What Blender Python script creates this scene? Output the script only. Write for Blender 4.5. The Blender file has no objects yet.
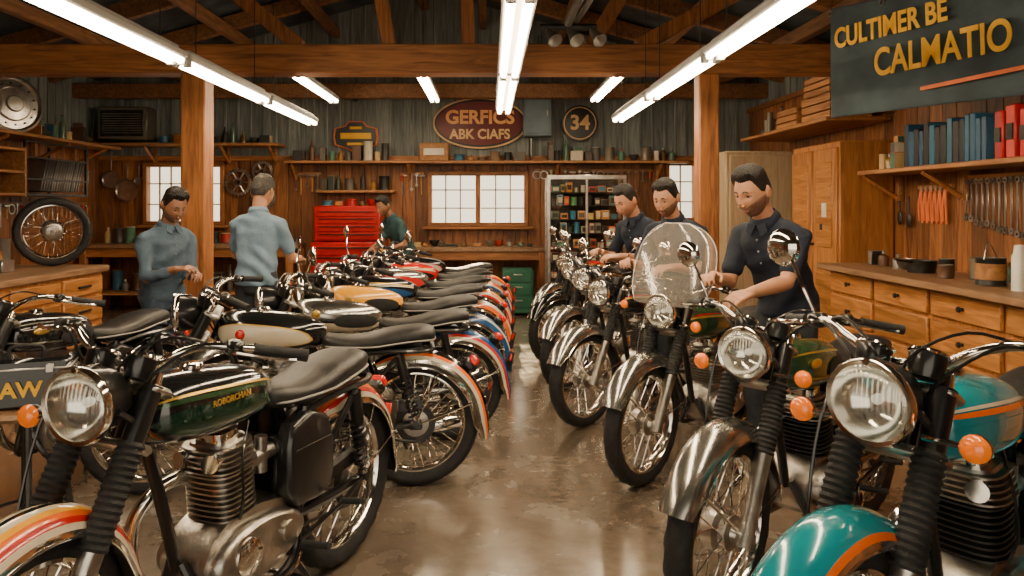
import bpy, bmesh, math, random
from mathutils import Vector, Matrix
random.seed(7)
V = Vector
pi = math.pi
C = bpy.context.scene.collection

# ------------------------------------------------------------------ materials
MAT = {}
def newmat(name):
    m = bpy.data.materials.new(name); m.use_nodes = True
    nt = m.node_tree; b = nt.nodes['Principled BSDF']
    MAT[name] = m
    return m, nt, b
def ramp(nt, stops, const=False):
    r = nt.nodes.new('ShaderNodeValToRGB')
    cr = r.color_ramp
    if const: cr.interpolation = 'CONSTANT'
    while len(cr.elements) < len(stops): cr.elements.new(0.5)
    for e, (p, c) in zip(cr.elements, stops):
        e.position = p; e.color = (c[0], c[1], c[2], 1)
    return r
def simple(name, col, rough=.5, metal=0., var=.12, vs=6., bump=0., bs=60., coat=0., emis=None, es=0., spec=.5, bd=.01):
    m, nt, b = newmat(name)
    b.inputs['Roughness'].default_value = rough
    b.inputs['Metallic'].default_value = metal
    b.inputs['Specular IOR Level'].default_value = spec
    if coat: 
        b.inputs['Coat Weight'].default_value = coat
        b.inputs['Coat Roughness'].default_value = .05
    tc = nt.nodes.new('ShaderNodeTexCoord')
    n = nt.nodes.new('ShaderNodeTexNoise'); n.inputs['Scale'].default_value = vs; n.inputs['Detail'].default_value = 5
    nt.links.new(tc.outputs['Object'], n.inputs['Vector'])
    lo = [c*(1-var) for c in col]; hi = [min(1, c*(1+var)) for c in col]
    r = ramp(nt, [(.35, lo), (.65, hi)])
    nt.links.new(n.outputs['Fac'], r.inputs['Fac'])
    nt.links.new(r.outputs['Color'], b.inputs['Base Color'])
    if emis:
        b.inputs['Emission Color'].default_value = (*emis, 1); b.inputs['Emission Strength'].default_value = es
    if bump:
        n2 = nt.nodes.new('ShaderNodeTexNoise'); n2.inputs['Scale'].default_value = bs; n2.inputs['Detail'].default_value = 4
        nt.links.new(tc.outputs['Object'], n2.inputs['Vector'])
        bp = nt.nodes.new('ShaderNodeBump'); bp.inputs['Strength'].default_value = bump; bp.inputs['Distance'].default_value = bd
        nt.links.new(n2.outputs['Fac'], bp.inputs['Height'])
        nt.links.new(bp.outputs['Normal'], b.inputs['Normal'])
    return m
def wood(name, dark, light, axis='z', rough=.55, sc=1., isl=.5):
    m, nt, b = newmat(name)
    tc = nt.nodes.new('ShaderNodeTexCoord')
    mp = nt.nodes.new('ShaderNodeMapping')
    s = [14*sc]*3; s['xyz'.index(axis)] = 1.2*sc
    mp.inputs['Scale'].default_value = s
    geo = nt.nodes.new('ShaderNodeNewGeometry')
    add = nt.nodes.new('ShaderNodeVectorMath'); add.operation = 'ADD'
    mul = nt.nodes.new('ShaderNodeMath'); mul.operation = 'MULTIPLY'; mul.inputs[1].default_value = 37.
    nt.links.new(geo.outputs['Random Per Island'], mul.inputs[0])
    nt.links.new(tc.outputs['Object'], add.inputs[0]); nt.links.new(mul.outputs[0], add.inputs[1])
    nt.links.new(add.outputs[0], mp.inputs['Vector'])
    n = nt.nodes.new('ShaderNodeTexNoise'); n.inputs['Scale'].default_value = 1.6; n.inputs['Detail'].default_value = 7; n.inputs['Distortion'].default_value = 1.2
    nt.links.new(mp.outputs[0], n.inputs['Vector'])
    r = ramp(nt, [(.3, dark), (.7, light)])
    nt.links.new(n.outputs['Fac'], r.inputs['Fac'])
    hs = nt.nodes.new('ShaderNodeHueSaturation')
    mr = nt.nodes.new('ShaderNodeMapRange'); mr.inputs['To Min'].default_value = 1-isl; mr.inputs['To Max'].default_value = 1+isl*.6
    nt.links.new(geo.outputs['Random Per Island'], mr.inputs['Value'])
    nt.links.new(mr.outputs[0], hs.inputs['Value']); nt.links.new(r.outputs['Color'], hs.inputs['Color'])
    nt.links.new(hs.outputs[0], b.inputs['Base Color'])
    b.inputs['Roughness'].default_value = rough
    bp = nt.nodes.new('ShaderNodeBump'); bp.inputs['Strength'].default_value = .25; bp.inputs['Distance'].default_value = .01
    nt.links.new(n.outputs['Fac'], bp.inputs['Height']); nt.links.new(bp.outputs['Normal'], b.inputs['Normal'])
    return m
def islands(name, cols, rough=.5, metal=0.):
    m, nt, b = newmat(name)
    geo = nt.nodes.new('ShaderNodeNewGeometry')
    r = ramp(nt, [(i/len(cols), c) for i, c in enumerate(cols)], True)
    nt.links.new(geo.outputs['Random Per Island'], r.inputs['Fac'])
    tc = nt.nodes.new('ShaderNodeTexCoord')
    n = nt.nodes.new('ShaderNodeTexNoise'); n.inputs['Scale'].default_value = 14
    nt.links.new(tc.outputs['Object'], n.inputs['Vector'])
    hs = nt.nodes.new('ShaderNodeHueSaturation')
    mr = nt.nodes.new('ShaderNodeMapRange'); mr.inputs['To Min'].default_value = .7; mr.inputs['To Max'].default_value = 1.3
    nt.links.new(n.outputs['Fac'], mr.inputs['Value']); nt.links.new(mr.outputs[0], hs.inputs['Value'])
    nt.links.new(r.outputs['Color'], hs.inputs['Color']); nt.links.new(hs.outputs[0], b.inputs['Base Color'])
    b.inputs['Roughness'].default_value = rough; b.inputs['Metallic'].default_value = metal
    return m

wood('w_plank', (.095,.031,.009), (.36,.135,.038), 'z', .5, 1., .4)
wood('w_beam', (.17,.060,.018), (.48,.19,.055), 'x', .55, 1., .25)
wood('w_post', (.19,.066,.018), (.52,.20,.058), 'z', .5, 1., .2)
wood('w_raft', (.11,.044,.016), (.29,.125,.045), 'y', .65, 1., .3)
wood('w_shelf', (.20,.08,.025), (.50,.23,.08), 'x', .5, 1., .3)
wood('w_shelf_y', (.20,.075,.023), (.50,.22,.07), 'y', .5, 1., .3)
wood('w_counter', (.17,.09,.045), (.38,.22,.12), 'y', .4, 1., .15)
wood('w_drawer', (.26,.095,.022), (.56,.24,.065), 'y', .42, 1., .25)
wood('w_cab', (.28,.1,.024), (.58,.245,.07), 'z', .42, 1., .15)
wood('w_crate', (.32,.13,.035), (.66,.31,.10), 'y', .6, 1., .3)
wood('w_pale', (.34,.24,.14), (.50,.38,.24), 'z', .6, 1., .1)
wood('g_board', (.12,.135,.13), (.27,.295,.28), 'z', .8, 1., .3)
simple('roof', (.05,.06,.07), .8, 0, .5, 3)
simple('grey_paint', (.15,.2,.23), .5, .2)
simple('chrome', (.84,.79,.72), .10, 1., .08, 9)
simple('steel', (.50,.47,.43), .3, 1., .2, 12)
simple('alloy', (.48,.455,.42), .32, 1., .25, 14, .15, 90)
simple('iron', (.05,.048,.045), .45, .7, .3, 12)
simple('black_metal', (.012,.012,.013), .28, .2, .2, 10, coat=.4)
simple('rubber', (.016,.016,.017), .72, 0, .3, 30, .3, 120)
simple('seat_vinyl', (.018,.017,.018), .38, 0, .3, 20, .25, 160)
simple('piping', (.4,.38,.35), .5)
simple('pipe_grey', (.2,.19,.17), .4, .6)
simple('paint_black', (.010,.011,.012), .14, .1, .1, coat=.9)
simple('paint_dkgreen', (.006,.036,.020), .16, .2, .1, coat=.9)
simple('paint_green', (.035,.09,.035), .2, .3, .1, coat=.8)
simple('paint_teal', (.004,.27,.34), .18, .1, .12, coat=1.)
simple('paint_cream', (.66,.58,.43), .22, 0, .06, coat=.7)
simple('paint_silver', (.42,.41,.38), .2, .95, .2, 14, coat=.3)
simple('paint_orange', (.9,.15,.004), .22, 0, .06, coat=.8)
simple('paint_yellow', (.92,.42,.006), .22, 0, .06, coat=.8)
simple('paint_red', (.57,.012,.006), .22, 0, .08, coat=.8)
simple('paint_blue', (.01,.08,.25), .25, .1, .1, coat=.7)
simple('gold', (.8,.50,.10), .3, .7)
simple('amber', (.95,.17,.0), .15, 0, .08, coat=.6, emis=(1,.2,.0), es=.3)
simple('redlens', (.6,.012,.005), .15, 0, .08, coat=.6, emis=(1,.03,.0), es=.15)
simple('dial', (.02,.02,.022), .2)
simple('reflector', (.88,.86,.80), .14, 1., .05, 8)
simple('bulb', (.9,.85,.7), .1, emis=(1,.9,.7), es=.5)
simple('skin', (.53,.26,.15), .5, 0, .08, 12)
simple('skin_dark', (.30,.14,.078), .5, 0, .08, 12)
simple('lips', (.36,.13,.09), .45)
simple('hair', (.010,.007,.005), .5, 0, .5, 60, .8, 160)
simple('hair_grey', (.05,.042,.036), .6, 0, .5, 60, .8, 160)
simple('stubble', (.22,.11,.068), .7, 0, .3, 90, .3, 300)
simple('eye', (.7,.68,.64), .2)
simple('pupil', (.01,.008,.006), .1)
simple('shirt_blue', (.08,.125,.18), .85, 0, .1, 5, .4, 40)
simple('shirt_light', (.19,.29,.40), .85, 0, .1, 5, .4, 40)
simple('shirt_navy', (.011,.017,.034), .85, 0, .15, 5, .4, 40)
simple('shirt_teal', (.03,.075,.085), .85, 0, .15, 5, .4, 40)
simple('button', (.25,.26,.27), .4)
simple('trousers', (.03,.035,.045), .85, 0, .2, 6, .6, 12, bd=.03)
simple('jeans', (.04,.065,.11), .85, 0, .2, 6, .6, 12, bd=.03)
simple('shoe', (.02,.015,.012), .5)
simple('tool_red', (.52,.008,.008), .35, .1, .12, coat=.3)
simple('tool_green', (.02,.12,.07), .45, .1)
simple('banner', (.052,.078,.092), .75, 0, .35, 3, .3, 5)
simple('banner_text', (.98,.5,.015), .6, 0, .12, 8)
simple('banner_swoosh', (.75,.17,.04), .6)
simple('sign_red', (.14,.010,.008), .4)
simple('sign_black', (.012,.012,.012), .4)
simple('sign_cream', (.8,.5,.22), .5)
simple('sign_orange', (.95,.42,.14), .5)
simple('lamp_house', (.5,.49,.46), .4, 0, .05)
simple('ceramic', (.75,.72,.65), .3)
simple('paper', (.72,.66,.54), .8)
islands('clutter', [(.45,.04,.02),(.12,.11,.1),(.6,.42,.18),(.03,.13,.22),(.3,.27,.22),(.03,.03,.03),(.55,.2,.04),(.08,.2,.12),(.22,.12,.06),(.6,.54,.42)], .5)
islands('bright_stock', [(.6,.04,.02),(.7,.55,.2),(.03,.2,.35),(.7,.66,.55),(.65,.25,.03),(.08,.3,.14),(.5,.47,.42),(.1,.1,.1)], .4)
islands('clutter_dark', [(.05,.045,.04),(.12,.1,.08),(.02,.02,.02),(.2,.17,.13),(.12,.06,.035),(.25,.22,.19)], .45, .3)
islands('hanging_metal', [(.3,.28,.25),(.45,.42,.38),(.2,.19,.18),(.38,.33,.28)], .3, .9)
islands('binders', [(.015,.015,.02),(.02,.09,.18),(.02,.02,.025),(.03,.14,.24),(.03,.03,.04)], .45)
islands('red_items', [(.55,.015,.01),(.65,.04,.02),(.4,.012,.01)], .4)
islands('bottle_glass', [(.3,.14,.03),(.1,.16,.11),(.3,.28,.24),(.14,.07,.02)], .15)

def emit(name, col, s):
    m, nt, b = newmat(name)
    b.inputs['Base Color'].default_value = (*col, 1)
    b.inputs['Emission Color'].default_value = (*col, 1); b.inputs['Emission Strength'].default_value = s
emit('tube', (1., .79, .52), 44.)

def clear(name, tint, fac, haze=0., rough=.06, wave=False):
    m, nt, b = newmat(name)
    nt.nodes.remove(b)
    out = nt.nodes['Material Output']
    t = nt.nodes.new('ShaderNodeBsdfTransparent'); t.inputs[0].default_value = (*tint, 1)
    g = nt.nodes.new('ShaderNodeBsdfGlossy'); g.inputs['Roughness'].default_value = rough
    if wave:
        tc = nt.nodes.new('ShaderNodeTexCoord'); wv = nt.nodes.new('ShaderNodeTexWave'); wv.inputs['Scale'].default_value = 28; wv.bands_direction='Y'
        nt.links.new(tc.outputs['Object'], wv.inputs['Vector'])
        bp = nt.nodes.new('ShaderNodeBump'); bp.inputs['Strength'].default_value = .5; bp.inputs['Distance'].default_value = .004
        nt.links.new(wv.outputs['Fac'], bp.inputs['Height']); nt.links.new(bp.outputs[0], g.inputs['Normal'])
    mx = nt.nodes.new('ShaderNodeMixShader'); mx.inputs[0].default_value = fac
    nt.links.new(t.outputs[0], mx.inputs[1]); nt.links.new(g.outputs[0], mx.inputs[2])
    last = mx
    if haze:
        df = nt.nodes.new('ShaderNodeBsdfDiffuse'); df.inputs[0].default_value = (.8,.72,.62,1)
        m2 = nt.nodes.new('ShaderNodeMixShader'); m2.inputs[0].default_value = haze
        nt.links.new(mx.outputs[0], m2.inputs[1]); nt.links.new(df.outputs[0], m2.inputs[2]); last = m2
    nt.links.new(last.outputs[0], out.inputs['Surface'])
clear('window_glass', (.97,.96,.93), .06)
clear('screen_glass', (.92,.90,.86), .12, .20, .12)
clear('lens', (.97,.97,.95), .22, .05, .05, True)

m, nt, b = newmat('floor_concrete')
tc = nt.nodes.new('ShaderNodeTexCoord')
n1 = nt.nodes.new('ShaderNodeTexNoise'); n1.inputs['Scale'].default_value = .9; n1.inputs['Detail'].default_value = 9; n1.inputs['Roughness'].default_value = .68; n1.inputs['Distortion'].default_value = .5
n2 = nt.nodes.new('ShaderNodeTexNoise'); n2.inputs['Scale'].default_value = 3.2; n2.inputs['Detail'].default_value = 10; n2.inputs['Roughness'].default_value = .62; n2.inputs['Distortion'].default_value = .3
n3 = nt.nodes.new('ShaderNodeTexNoise'); n3.inputs['Scale'].default_value = 14; n3.inputs['Detail'].default_value = 8; n3.inputs['Roughness'].default_value = .7
for n in (n1, n2, n3): nt.links.new(tc.outputs['Object'], n.inputs['Vector'])
mxn = nt.nodes.new('ShaderNodeMath'); mxn.operation='MULTIPLY_ADD'; mxn.inputs[1].default_value=.35; nt.links.new(n3.outputs['Fac'],mxn.inputs[0]); 
sub = nt.nodes.new('ShaderNodeMath'); sub.operation='SUBTRACT'; sub.inputs[1].default_value=.175; nt.links.new(n1.outputs['Fac'],sub.inputs[0]); nt.links.new(sub.outputs[0],mxn.inputs[2])
r = ramp(nt, [(.3,(.075,.054,.038)),(.5,(.155,.118,.086)),(.72,(.265,.215,.165))]); nt.links.new(mxn.outputs[0], r.inputs[0])
nt.links.new(r.outputs[0], b.inputs['Base Color'])
mr = nt.nodes.new('ShaderNodeMapRange'); mr.inputs['From Min'].default_value = .35; mr.inputs['From Max'].default_value = .68; mr.inputs['To Min'].default_value = .13; mr.inputs['To Max'].default_value = .33
nt.links.new(n2.outputs['Fac'], mr.inputs['Value']); nt.links.new(mr.outputs[0], b.inputs['Roughness'])
bp = nt.nodes.new('ShaderNodeBump'); bp.inputs['Strength'].default_value = .28; bp.inputs['Distance'].default_value = .010
nt.links.new(n2.outputs['Fac'], bp.inputs['Height']); nt.links.new(bp.outputs[0], b.inputs['Normal'])
b.inputs['Specular IOR Level'].default_value = 1.
b.inputs['Coat Weight'].default_value = .4; b.inputs['Coat Roughness'].default_value = .14

# ------------------------------------------------------------------ mesh builder
def spl(pts, n=6, closed=False):
    pts = [V(p) for p in pts]; out = []; N = len(pts)
    for i in range(N if closed else N-1):
        if closed: p0,p1,p2,p3 = pts[(i-1)%N],pts[i],pts[(i+1)%N],pts[(i+2)%N]
        else: p0,p1,p2,p3 = pts[max(i-1,0)],pts[i],pts[i+1],pts[min(i+2,N-1)]
        for k in range(n):
            t = k/n
            out.append(.5*((2*p1)+(p2-p0)*t+(2*p0-5*p1+4*p2-p3)*t*t+(3*p1-p0-3*p2+p3)*t**3))
    if not closed: out.append(pts[-1].copy())
    return out
def axis_rot(axis):
    return V((0,0,1)).rotation_difference(V(axis).normalized()).to_matrix().to_4x4()
class MB:
    def __init__(s): s.v=[]; s.f=[]; s.m=[]; s.M=Matrix.Identity(4); s.slots=[]
    def si(s, n):
        if n not in s.slots: s.slots.append(n)
        return s.slots.index(n)
    def add(s, vs, fs, mat):
        o = len(s.v); s.v += [s.M @ V(p) for p in vs]
        if isinstance(mat, str): ms = [s.si(mat)]*len(fs)
        else: ms = [s.si(x) for x in mat]
        s.f += [tuple(i+o for i in f) for f in fs]; s.m += ms
    def grid(s, rows, mat, cu=False, cv=False, caps=False):
        R = len(rows); K = len(rows[0]); vs = [p for r in rows for p in r]; fs = []; ms = []
        for i in range(R if cu else R-1):
            for j in range(K if cv else K-1):
                fs.append((i*K+j, i*K+(j+1)%K, ((i+1)%R)*K+(j+1)%K, ((i+1)%R)*K+j))
                ms.append(mat if isinstance(mat,str) else mat[j])
        if caps:
            fs.append(tuple(range(K))); ms.append(ms[0]); fs.append(tuple((R-1)*K+j for j in range(K))); ms.append(ms[0])
        s.add(vs, fs, ms)
    def tube(s, path, r, mat, seg=8, closed=False, caps=True):
        P = [V(p) for p in path]; N = len(P)
        rs = r if isinstance(r,(list,tuple)) else [r]*N
        T = []
        for i in range(N):
            a = P[(i-1)%N] if (closed or i>0) else P[i]; b2 = P[(i+1)%N] if (closed or i<N-1) else P[i]
            t = b2-a
            T.append(t.normalized() if t.length>1e-9 else V((0,0,1)))
        up = V((0,0,1)) if abs(T[0].z)<.9 else V((1,0,0))
        nrm = T[0].cross(up).normalized(); rows = []
        for i in range(N):
            if i: 
                q = T[i-1].rotation_difference(T[i]); nrm = (q @ nrm).normalized()
            bi = T[i].cross(nrm)
            rows.append([P[i]+(nrm*math.cos(2*pi*k/seg)+bi*math.sin(2*pi*k/seg))*rs[i] for k in range(seg)])
        s.grid(rows, mat, cu=closed, cv=True, caps=(caps and not closed))
    def lathe(s, prof, mat, seg=20, o=(0,0,0), axis=(0,0,1), closed=False):
        A = Matrix.Translation(V(o)) @ axis_rot(axis)
        rows = [[A @ V((r*math.cos(2*pi*k/seg), r*math.sin(2*pi*k/seg), h)) for k in range(seg)] for r,h in prof]
        s.grid(rows, mat, cu=closed, cv=True)
    def cyl(s, p0, p1, r, mat, seg=16, r1=None):
        p0=V(p0); p1=V(p1); r1 = r if r1 is None else r1
        h=(p1-p0).length
        s.lathe([(0,0),(r,0),(r1,h),(0,h)], mat, seg, p0, p1-p0)
    def box(s, c, sz, mat, bev=0., rot=None):
        M = Matrix.Translation(V(c))
        if rot is not None: M = M @ rot.to_4x4()
        x,y,z = sz[0]/2,sz[1]/2,sz[2]/2
        if bev <= 0:
            vs=[(-x,-y,-z),(x,-y,-z),(x,y,-z),(-x,y,-z),(-x,-y,z),(x,-y,z),(x,y,z),(-x,y,z)]
            fs=[(0,3,2,1),(4,5,6,7),(0,1,5,4),(1,2,6,5),(2,3,7,6),(3,0,4,7)]
        else:
            b=min(bev,x*.95,y*.95,z*.95); vs=[]; idx={}
            for sx in(-1,1):
                for sy in(-1,1):
                    for sz_ in(-1,1):
                        for a in range(3):
                            p=[sx*(x-b),sy*(y-b),sz_*(z-b)]; p[a]=(sx*x,sy*y,sz_*z)[a]
                            idx[(sx,sy,sz_,a)]=len(vs); vs.append(tuple(p))
            fs=[]
            for a in range(3):
                o=[k for k in range(3) if k!=a]
                for sg in(-1,1):
                    q=[]
                    for (u,v) in((-1,-1),(1,-1),(1,1),(-1,1)):
                        k=[0,0,0];k[a]=sg;k[o[0]]=u;k[o[1]]=v
                        q.append(idx[(*k,a)])
                    fs.append(tuple(q))
            for a in range(3):
                o=[k for k in range(3) if k!=a]
                for u in(-1,1):
                    for v in(-1,1):
                        k=[0,0,0];k[o[0]]=u;k[o[1]]=v
                        k0=list(k);k0[a]=-1;k1=list(k);k1[a]=1
                        fs.append((idx[(*k0,o[0])],idx[(*k1,o[0])],idx[(*k1,o[1])],idx[(*k0,o[1])]))
            for sx in(-1,1):
                for sy in(-1,1):
                    for sz_ in(-1,1): fs.append(tuple(idx[(sx,sy,sz_,a)] for a in range(3)))
        s.add([M @ V(p) for p in vs], fs, mat)
    def ell(s, c, r, mat, seg=16, ring=10, rot=None):
        M = Matrix.Translation(V(c))
        if rot is not None: M = M @ rot.to_4x4()
        rows=[]
        for i in range(ring+1):
            t=pi*i/ring
            rows.append([M @ V((r[0]*math.sin(t)*math.cos(2*pi*k/seg), r[1]*math.sin(t)*math.sin(2*pi*k/seg), r[2]*math.cos(t))) for k in range(seg)])
        s.grid(rows, mat, cv=True)
    def prism(s, poly, y0, y1, mat, bev=.0):
        cx=sum(p[0] for p in poly)/len(poly); cz=sum(p[1] for p in poly)/len(poly)
        def ring(y,k): return [V((cx+(p[0]-cx)*k, y, cz+(p[1]-cz)*k)) for p in poly]
        if bev: 
            sg=1 if y1>y0 else -1
            rows=[ring(y0,1),ring(y1-sg*bev,1),ring(y1-sg*bev*.3,.95),ring(y1,.86)]
        else: rows=[ring(y0,1),ring(y1,1)]
        s.grid(rows, mat, cv=True, caps=True)
    def capsule(s, p0, p1, r0, r1, mat='x', seg=14):
        p0=V(p0);p1=V(p1);h=(p1-p0).length
        pr=[(r0*math.sin(a),-r0*math.cos(a)) for a in [0,.4,.8,1.2,pi/2]]+[(r1*math.cos(a),h+r1*math.sin(a)) for a in [0,.4,.8,1.2,pi/2]]
        s.lathe(pr, mat, seg, p0, (p1-p0) if h>1e-6 else (0,0,1))
    def mesh(s, name, over=None, sharp=38, flat=False):
        me=bpy.data.meshes.new(name); me.from_pydata(s.v,[],s.f)
        for n in s.slots: me.materials.append(MAT[(over or {}).get(n,n)] if (over or {}).get(n,n) in MAT else MAT['chrome'])
        me.polygons.foreach_set('material_index', s.m)
        bm=bmesh.new(); bm.from_mesh(me)
        bmesh.ops.remove_doubles(bm, verts=bm.verts, dist=2e-5)
        bmesh.ops.recalc_face_normals(bm, faces=bm.faces)
        bm.to_mesh(me); bm.free()
        me.polygons.foreach_set('use_smooth',[not flat]*len(me.polygons))
        if not flat: me.set_sharp_from_angle(angle=math.radians(sharp))
        me.update(); return me
    def obj(s, name, parent=None, **k):
        o=bpy.data.objects.new(name, s.mesh(name,**k)); C.objects.link(o)
        if parent: o.parent=parent
        return o
def empty(name, loc=(0,0,0)):
    e=bpy.data.objects.new(name,None); e.location=loc; e.empty_display_size=.1; C.objects.link(e); return e
def text(name, body, M, size, mat, parent=None, ext=.004, off=0., align='CENTER', sx=1.):
    cu=bpy.data.curves.new(name,'FONT'); cu.body=body; cu.size=size; cu.extrude=ext; cu.offset=off
    cu.align_x=align; cu.align_y='CENTER'; cu.materials.append(MAT[mat])
    o=bpy.data.objects.new(name,cu); C.objects.link(o)
    o.matrix_world=M @ Matrix.Diagonal((sx,1,1,1))
    if parent: 
        o.parent=parent
    return o
RX90=Matrix.Rotation(pi/2,4,'X')

# ------------------------------------------------------------------ room
XL,XR,YB,YF=-5.85,3.9,11.1,-1.6
def wall(name, M, L, H, wins, woodH, trim=True):
    mb=MB(); mb.M=M
    def rects(u0,u1,v0,v1):
        segs=[(v0,v1)]
        for (a,b,c,d) in wins:
            if u1>a+.001 and u0<b-.001:
                ns=[]
                for (p,q) in segs:
                    if q<=c or p>=d: ns.append((p,q))
                    else:
                        if p<c: ns.append((p,c))
                        if q>d: ns.append((d,q))
                segs=ns
        return segs
    cuts=sorted(set([0,L]+[w[0] for w in wins]+[w[1] for w in wins]))
    for a,b in zip(cuts[:-1],cuts[1:]):
        for (p,q) in rects(a,b,0,H): mb.box(((a+b)/2,-.08,(p+q)/2),(b-a,.12,q-p),'g_board')
    for a,b in zip(cuts[:-1],cuts[1:]):
        n=max(1,round((b-a)/.19)); w=(b-a)/n
        for i in range(n):
            u0=a+i*w;u1=u0+w
            for (p,q) in rects(u0,u1,0,woodH):
                mb.box(((u0+u1)/2,-.005+random.uniform(-.002,.002),(p+q)/2),(w-.008,.026,q-p),'w_plank',.004)
            for (p,q) in rects(u0,u1,woodH,H):
                mb.box(((u0+u1)/2,-.008,(p+q)/2),(w-.004,.02,q-p),'g_board')
                mb.box((u0,.004,(p+q)/2),(.035,.03,q-p),'g_board',.004)
    if trim: mb.box((L/2,.015,woodH),(L,.06,.07),'w_beam',.005)
    return mb.obj(name, flat=True)
winsB=[(-5.18,-3.97,1.2,2.13),(-.93,.57,1.18,2.0),(2.62,3.1,1.25,2.15)]
MBk=Matrix.Translation((XL,YB,0)) @ Matrix.Diagonal((1,-1,1,1))
wall('wall_back', MBk, XR-XL, 4.7, [(a-XL,b-XL,c,d) for a,b,c,d in winsB], 2.2)
ML=Matrix.Translation((XL,YF,0)) @ Matrix(((0,1,0,0),(1,0,0,0),(0,0,1,0),(0,0,0,1)))
wall('wall_left', ML, YB-YF, 3.35, [], 2.45)
MR=Matrix.Translation((XR,YF,0)) @ Matrix(((0,-1,0,0),(1,0,0,0),(0,0,1,0),(0,0,0,1)))
wall('wall_right', MR, YB-YF, 3.35, [], 2.9)
# unseen wall added behind the camera to limit fill light; doorway lets some in
MF=Matrix.Translation((XL,YF,0))
wall('wall_front_unseen', MF, XR-XL, 4.7, [(-2.7-XL,1.4-XL,0,2.5)], 2.2, False)
mb=MB(); mb.box(((XL+XR)/2,(YB+YF)/2-1.5,-.05),(XR-XL+.3,YB-YF+3.3,.1),'floor_concrete'); mb.obj('floor',flat=True)
for i,(a,b,c,d) in enumerate(winsB):
    mb=MB(); t=.06
    for x in (a+t/2,b-t/2): mb.box((x,YB-.01,(c+d)/2),(t,.14,d-c),'w_post',.006)
    for z in (c+t/2,d-t/2): mb.box(((a+b)/2,YB-.01,z),(b-a,.142,t),'w_beam',.006)
    mb.box(((a+b)/2,YB-.07,c-.02),(b-a+.14,.16,.04),'w_beam',.006)
    nm=2 if b-a>1 else 1
    for k in range(1,nm): mb.box((a+(b-a)*k/nm,YB-.0,(c+d)/2),(.07,.1,d-c),'w_post',.006)
    for k in range(nm):
        p=a+(b-a)*k/nm+.045; q=a+(b-a)*(k+1)/nm-.045
        n=3 if nm==2 else 2
        for j in range(1,n): mb.box((p+(q-p)*j/n,YB+.02,(c+d)/2),(.018,.03,d-c-.1),'w_pale')
        for j in range(1,3): mb.box(((p+q)/2,YB+.02,c+(d-c)*j/3),(q-p,.03,.018),'w_pale')
    mb.box(((a+b)/2,YB+.04,(c+d)/2),(b-a-.1,.004,d-c-.1),'window_glass')
    mb.obj('window_%d'%(i+1),flat=True)
xm=(XL+XR)/2; ez=3.35; rz=4.75
mb=MB()
for sx,xe in ((-1,XL-.15),(1,XR+.15)):
    zz=ez-.04
    mb.grid([[V((xm,YF-.3,rz)),V((xm,YB+.15,rz))],[V((xe,YF-.3,zz)),V((xe,YB+.15,zz))],[V((xe,YF-.3,zz+.12)),V((xe,YB+.15,zz+.12))],[V((xm,YF-.3,rz+.12)),V((xm,YB+.15,rz+.12))]],'roof',cu=True)
mb.obj('ceiling',flat=True)
mb=MB()
def beam(p,q,w,h,mat):
    p=V(p);q=V(q);d=(q-p);L=d.length;x=d.normalized()
    up=V((0,0,1)) if abs(x.z)<.95 else V((0,1,0))
    y=up.cross(x).normalized(); z=x.cross(y)
    R=Matrix((x,y,z)).transposed()
    mb.box((p+q)/2,(L,w,h),mat,.008,R)
for y in [0.2,1.6,3.0,4.4,5.8,8.4,9.8]:
    beam((XL,y,ez-.14),(xm,y,rz-.14),.09,.2,'w_raft'); beam((XR,y,ez-.14),(xm,y,rz-.14),.09,.2,'w_raft')
for x in [-4.6,-3.4,-2.3,-.1,1.,2.2,3.2]:
    z=rz-(abs(x-xm)/(XR-xm))*(rz-ez)-.3
    beam((x,YF,z),(x,YB,z),.1,.14,'w_raft')
beam((xm,YF,rz-.2),(xm,YB,rz-.2),.12,.26,'w_raft')
mb.obj('trim_rafters',flat=True)
mb=MB()
beam((XL,7.0,2.865),(XR,7.0,2.865),.24,.27,'w_beam')
beam((XL,7.0,ez-.1),(xm,7.0,rz-.1),.16,.22,'w_beam'); beam((XR,7.0,ez-.1),(xm,7.0,rz-.1),.16,.22,'w_beam')
for (x0,x1,z1) in [(-1.8,-2.9,3.9),(-.95,-1.2,4.4),(-.2,-.25,4.3),(.95,1.5,3.9),(1.4,2.6,3.65),(-3.2,-4.3,3.6)]:
    beam((x0,7,3.0),(x1,7,z1),.12,.14,'w_post')
beam((XL,10.4,3.1),(XR,10.4,3.1),.15,.2,'w_raft')
mb.obj('trim_truss',flat=True)
for i,(x,y,w) in enumerate([(-2.77,7.0,.23),(2.05,7.0,.19)]):
    mb=MB(); mb.box((x,y,1.365),(w,w,2.73),'w_post',.012)
    mb.box((x,y,.06),(w+.06,w+.06,.12),'w_post',.01)
    mb.obj('timber_post',flat=True)

# ------------------------------------------------------------------ lights
def tube_lamp(name,x,y0,y1,z,w,zc,seglen=1.85):
    mb=MB(); n=max(1,round((y1-y0)/seglen)); L=(y1-y0)/n
    for i in range(n):
        a=y0+i*L+.03;b=y0+(i+1)*L-.03
        mb.box((x,(a+b)/2,z+.035),(w,b-a,.05),'lamp_house',.01)
        mb.box((x,(a+b)/2,z+.075),(w*.5,b-a-.1,.04),'lamp_house',.01)
        for dx in (-w*.25,w*.25):
            mb.cyl((x+dx,a+.03,z-.002),(x+dx,b-.03,z-.002),.022,'tube',10)
            for yy in (a+.015,b-.015): mb.box((x+dx,yy,z+.0),(.05,.03,.06),'lamp_house',.004)
        for yy in (a+.25,b-.25): mb.cyl((x,yy,z+.09),(x,yy,zc),.004,'iron',5)
    return mb.obj(name)
tube_lamp('fluorescent_light',-2.06,1.2,8.6,2.45,.15,3.6)
tube_lamp('fluorescent_light',.14,1.2,7.56,2.45,.17,3.8)
tube_lamp('fluorescent_light',1.43,1.2,8.3,2.45,.15,3.6)
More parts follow.
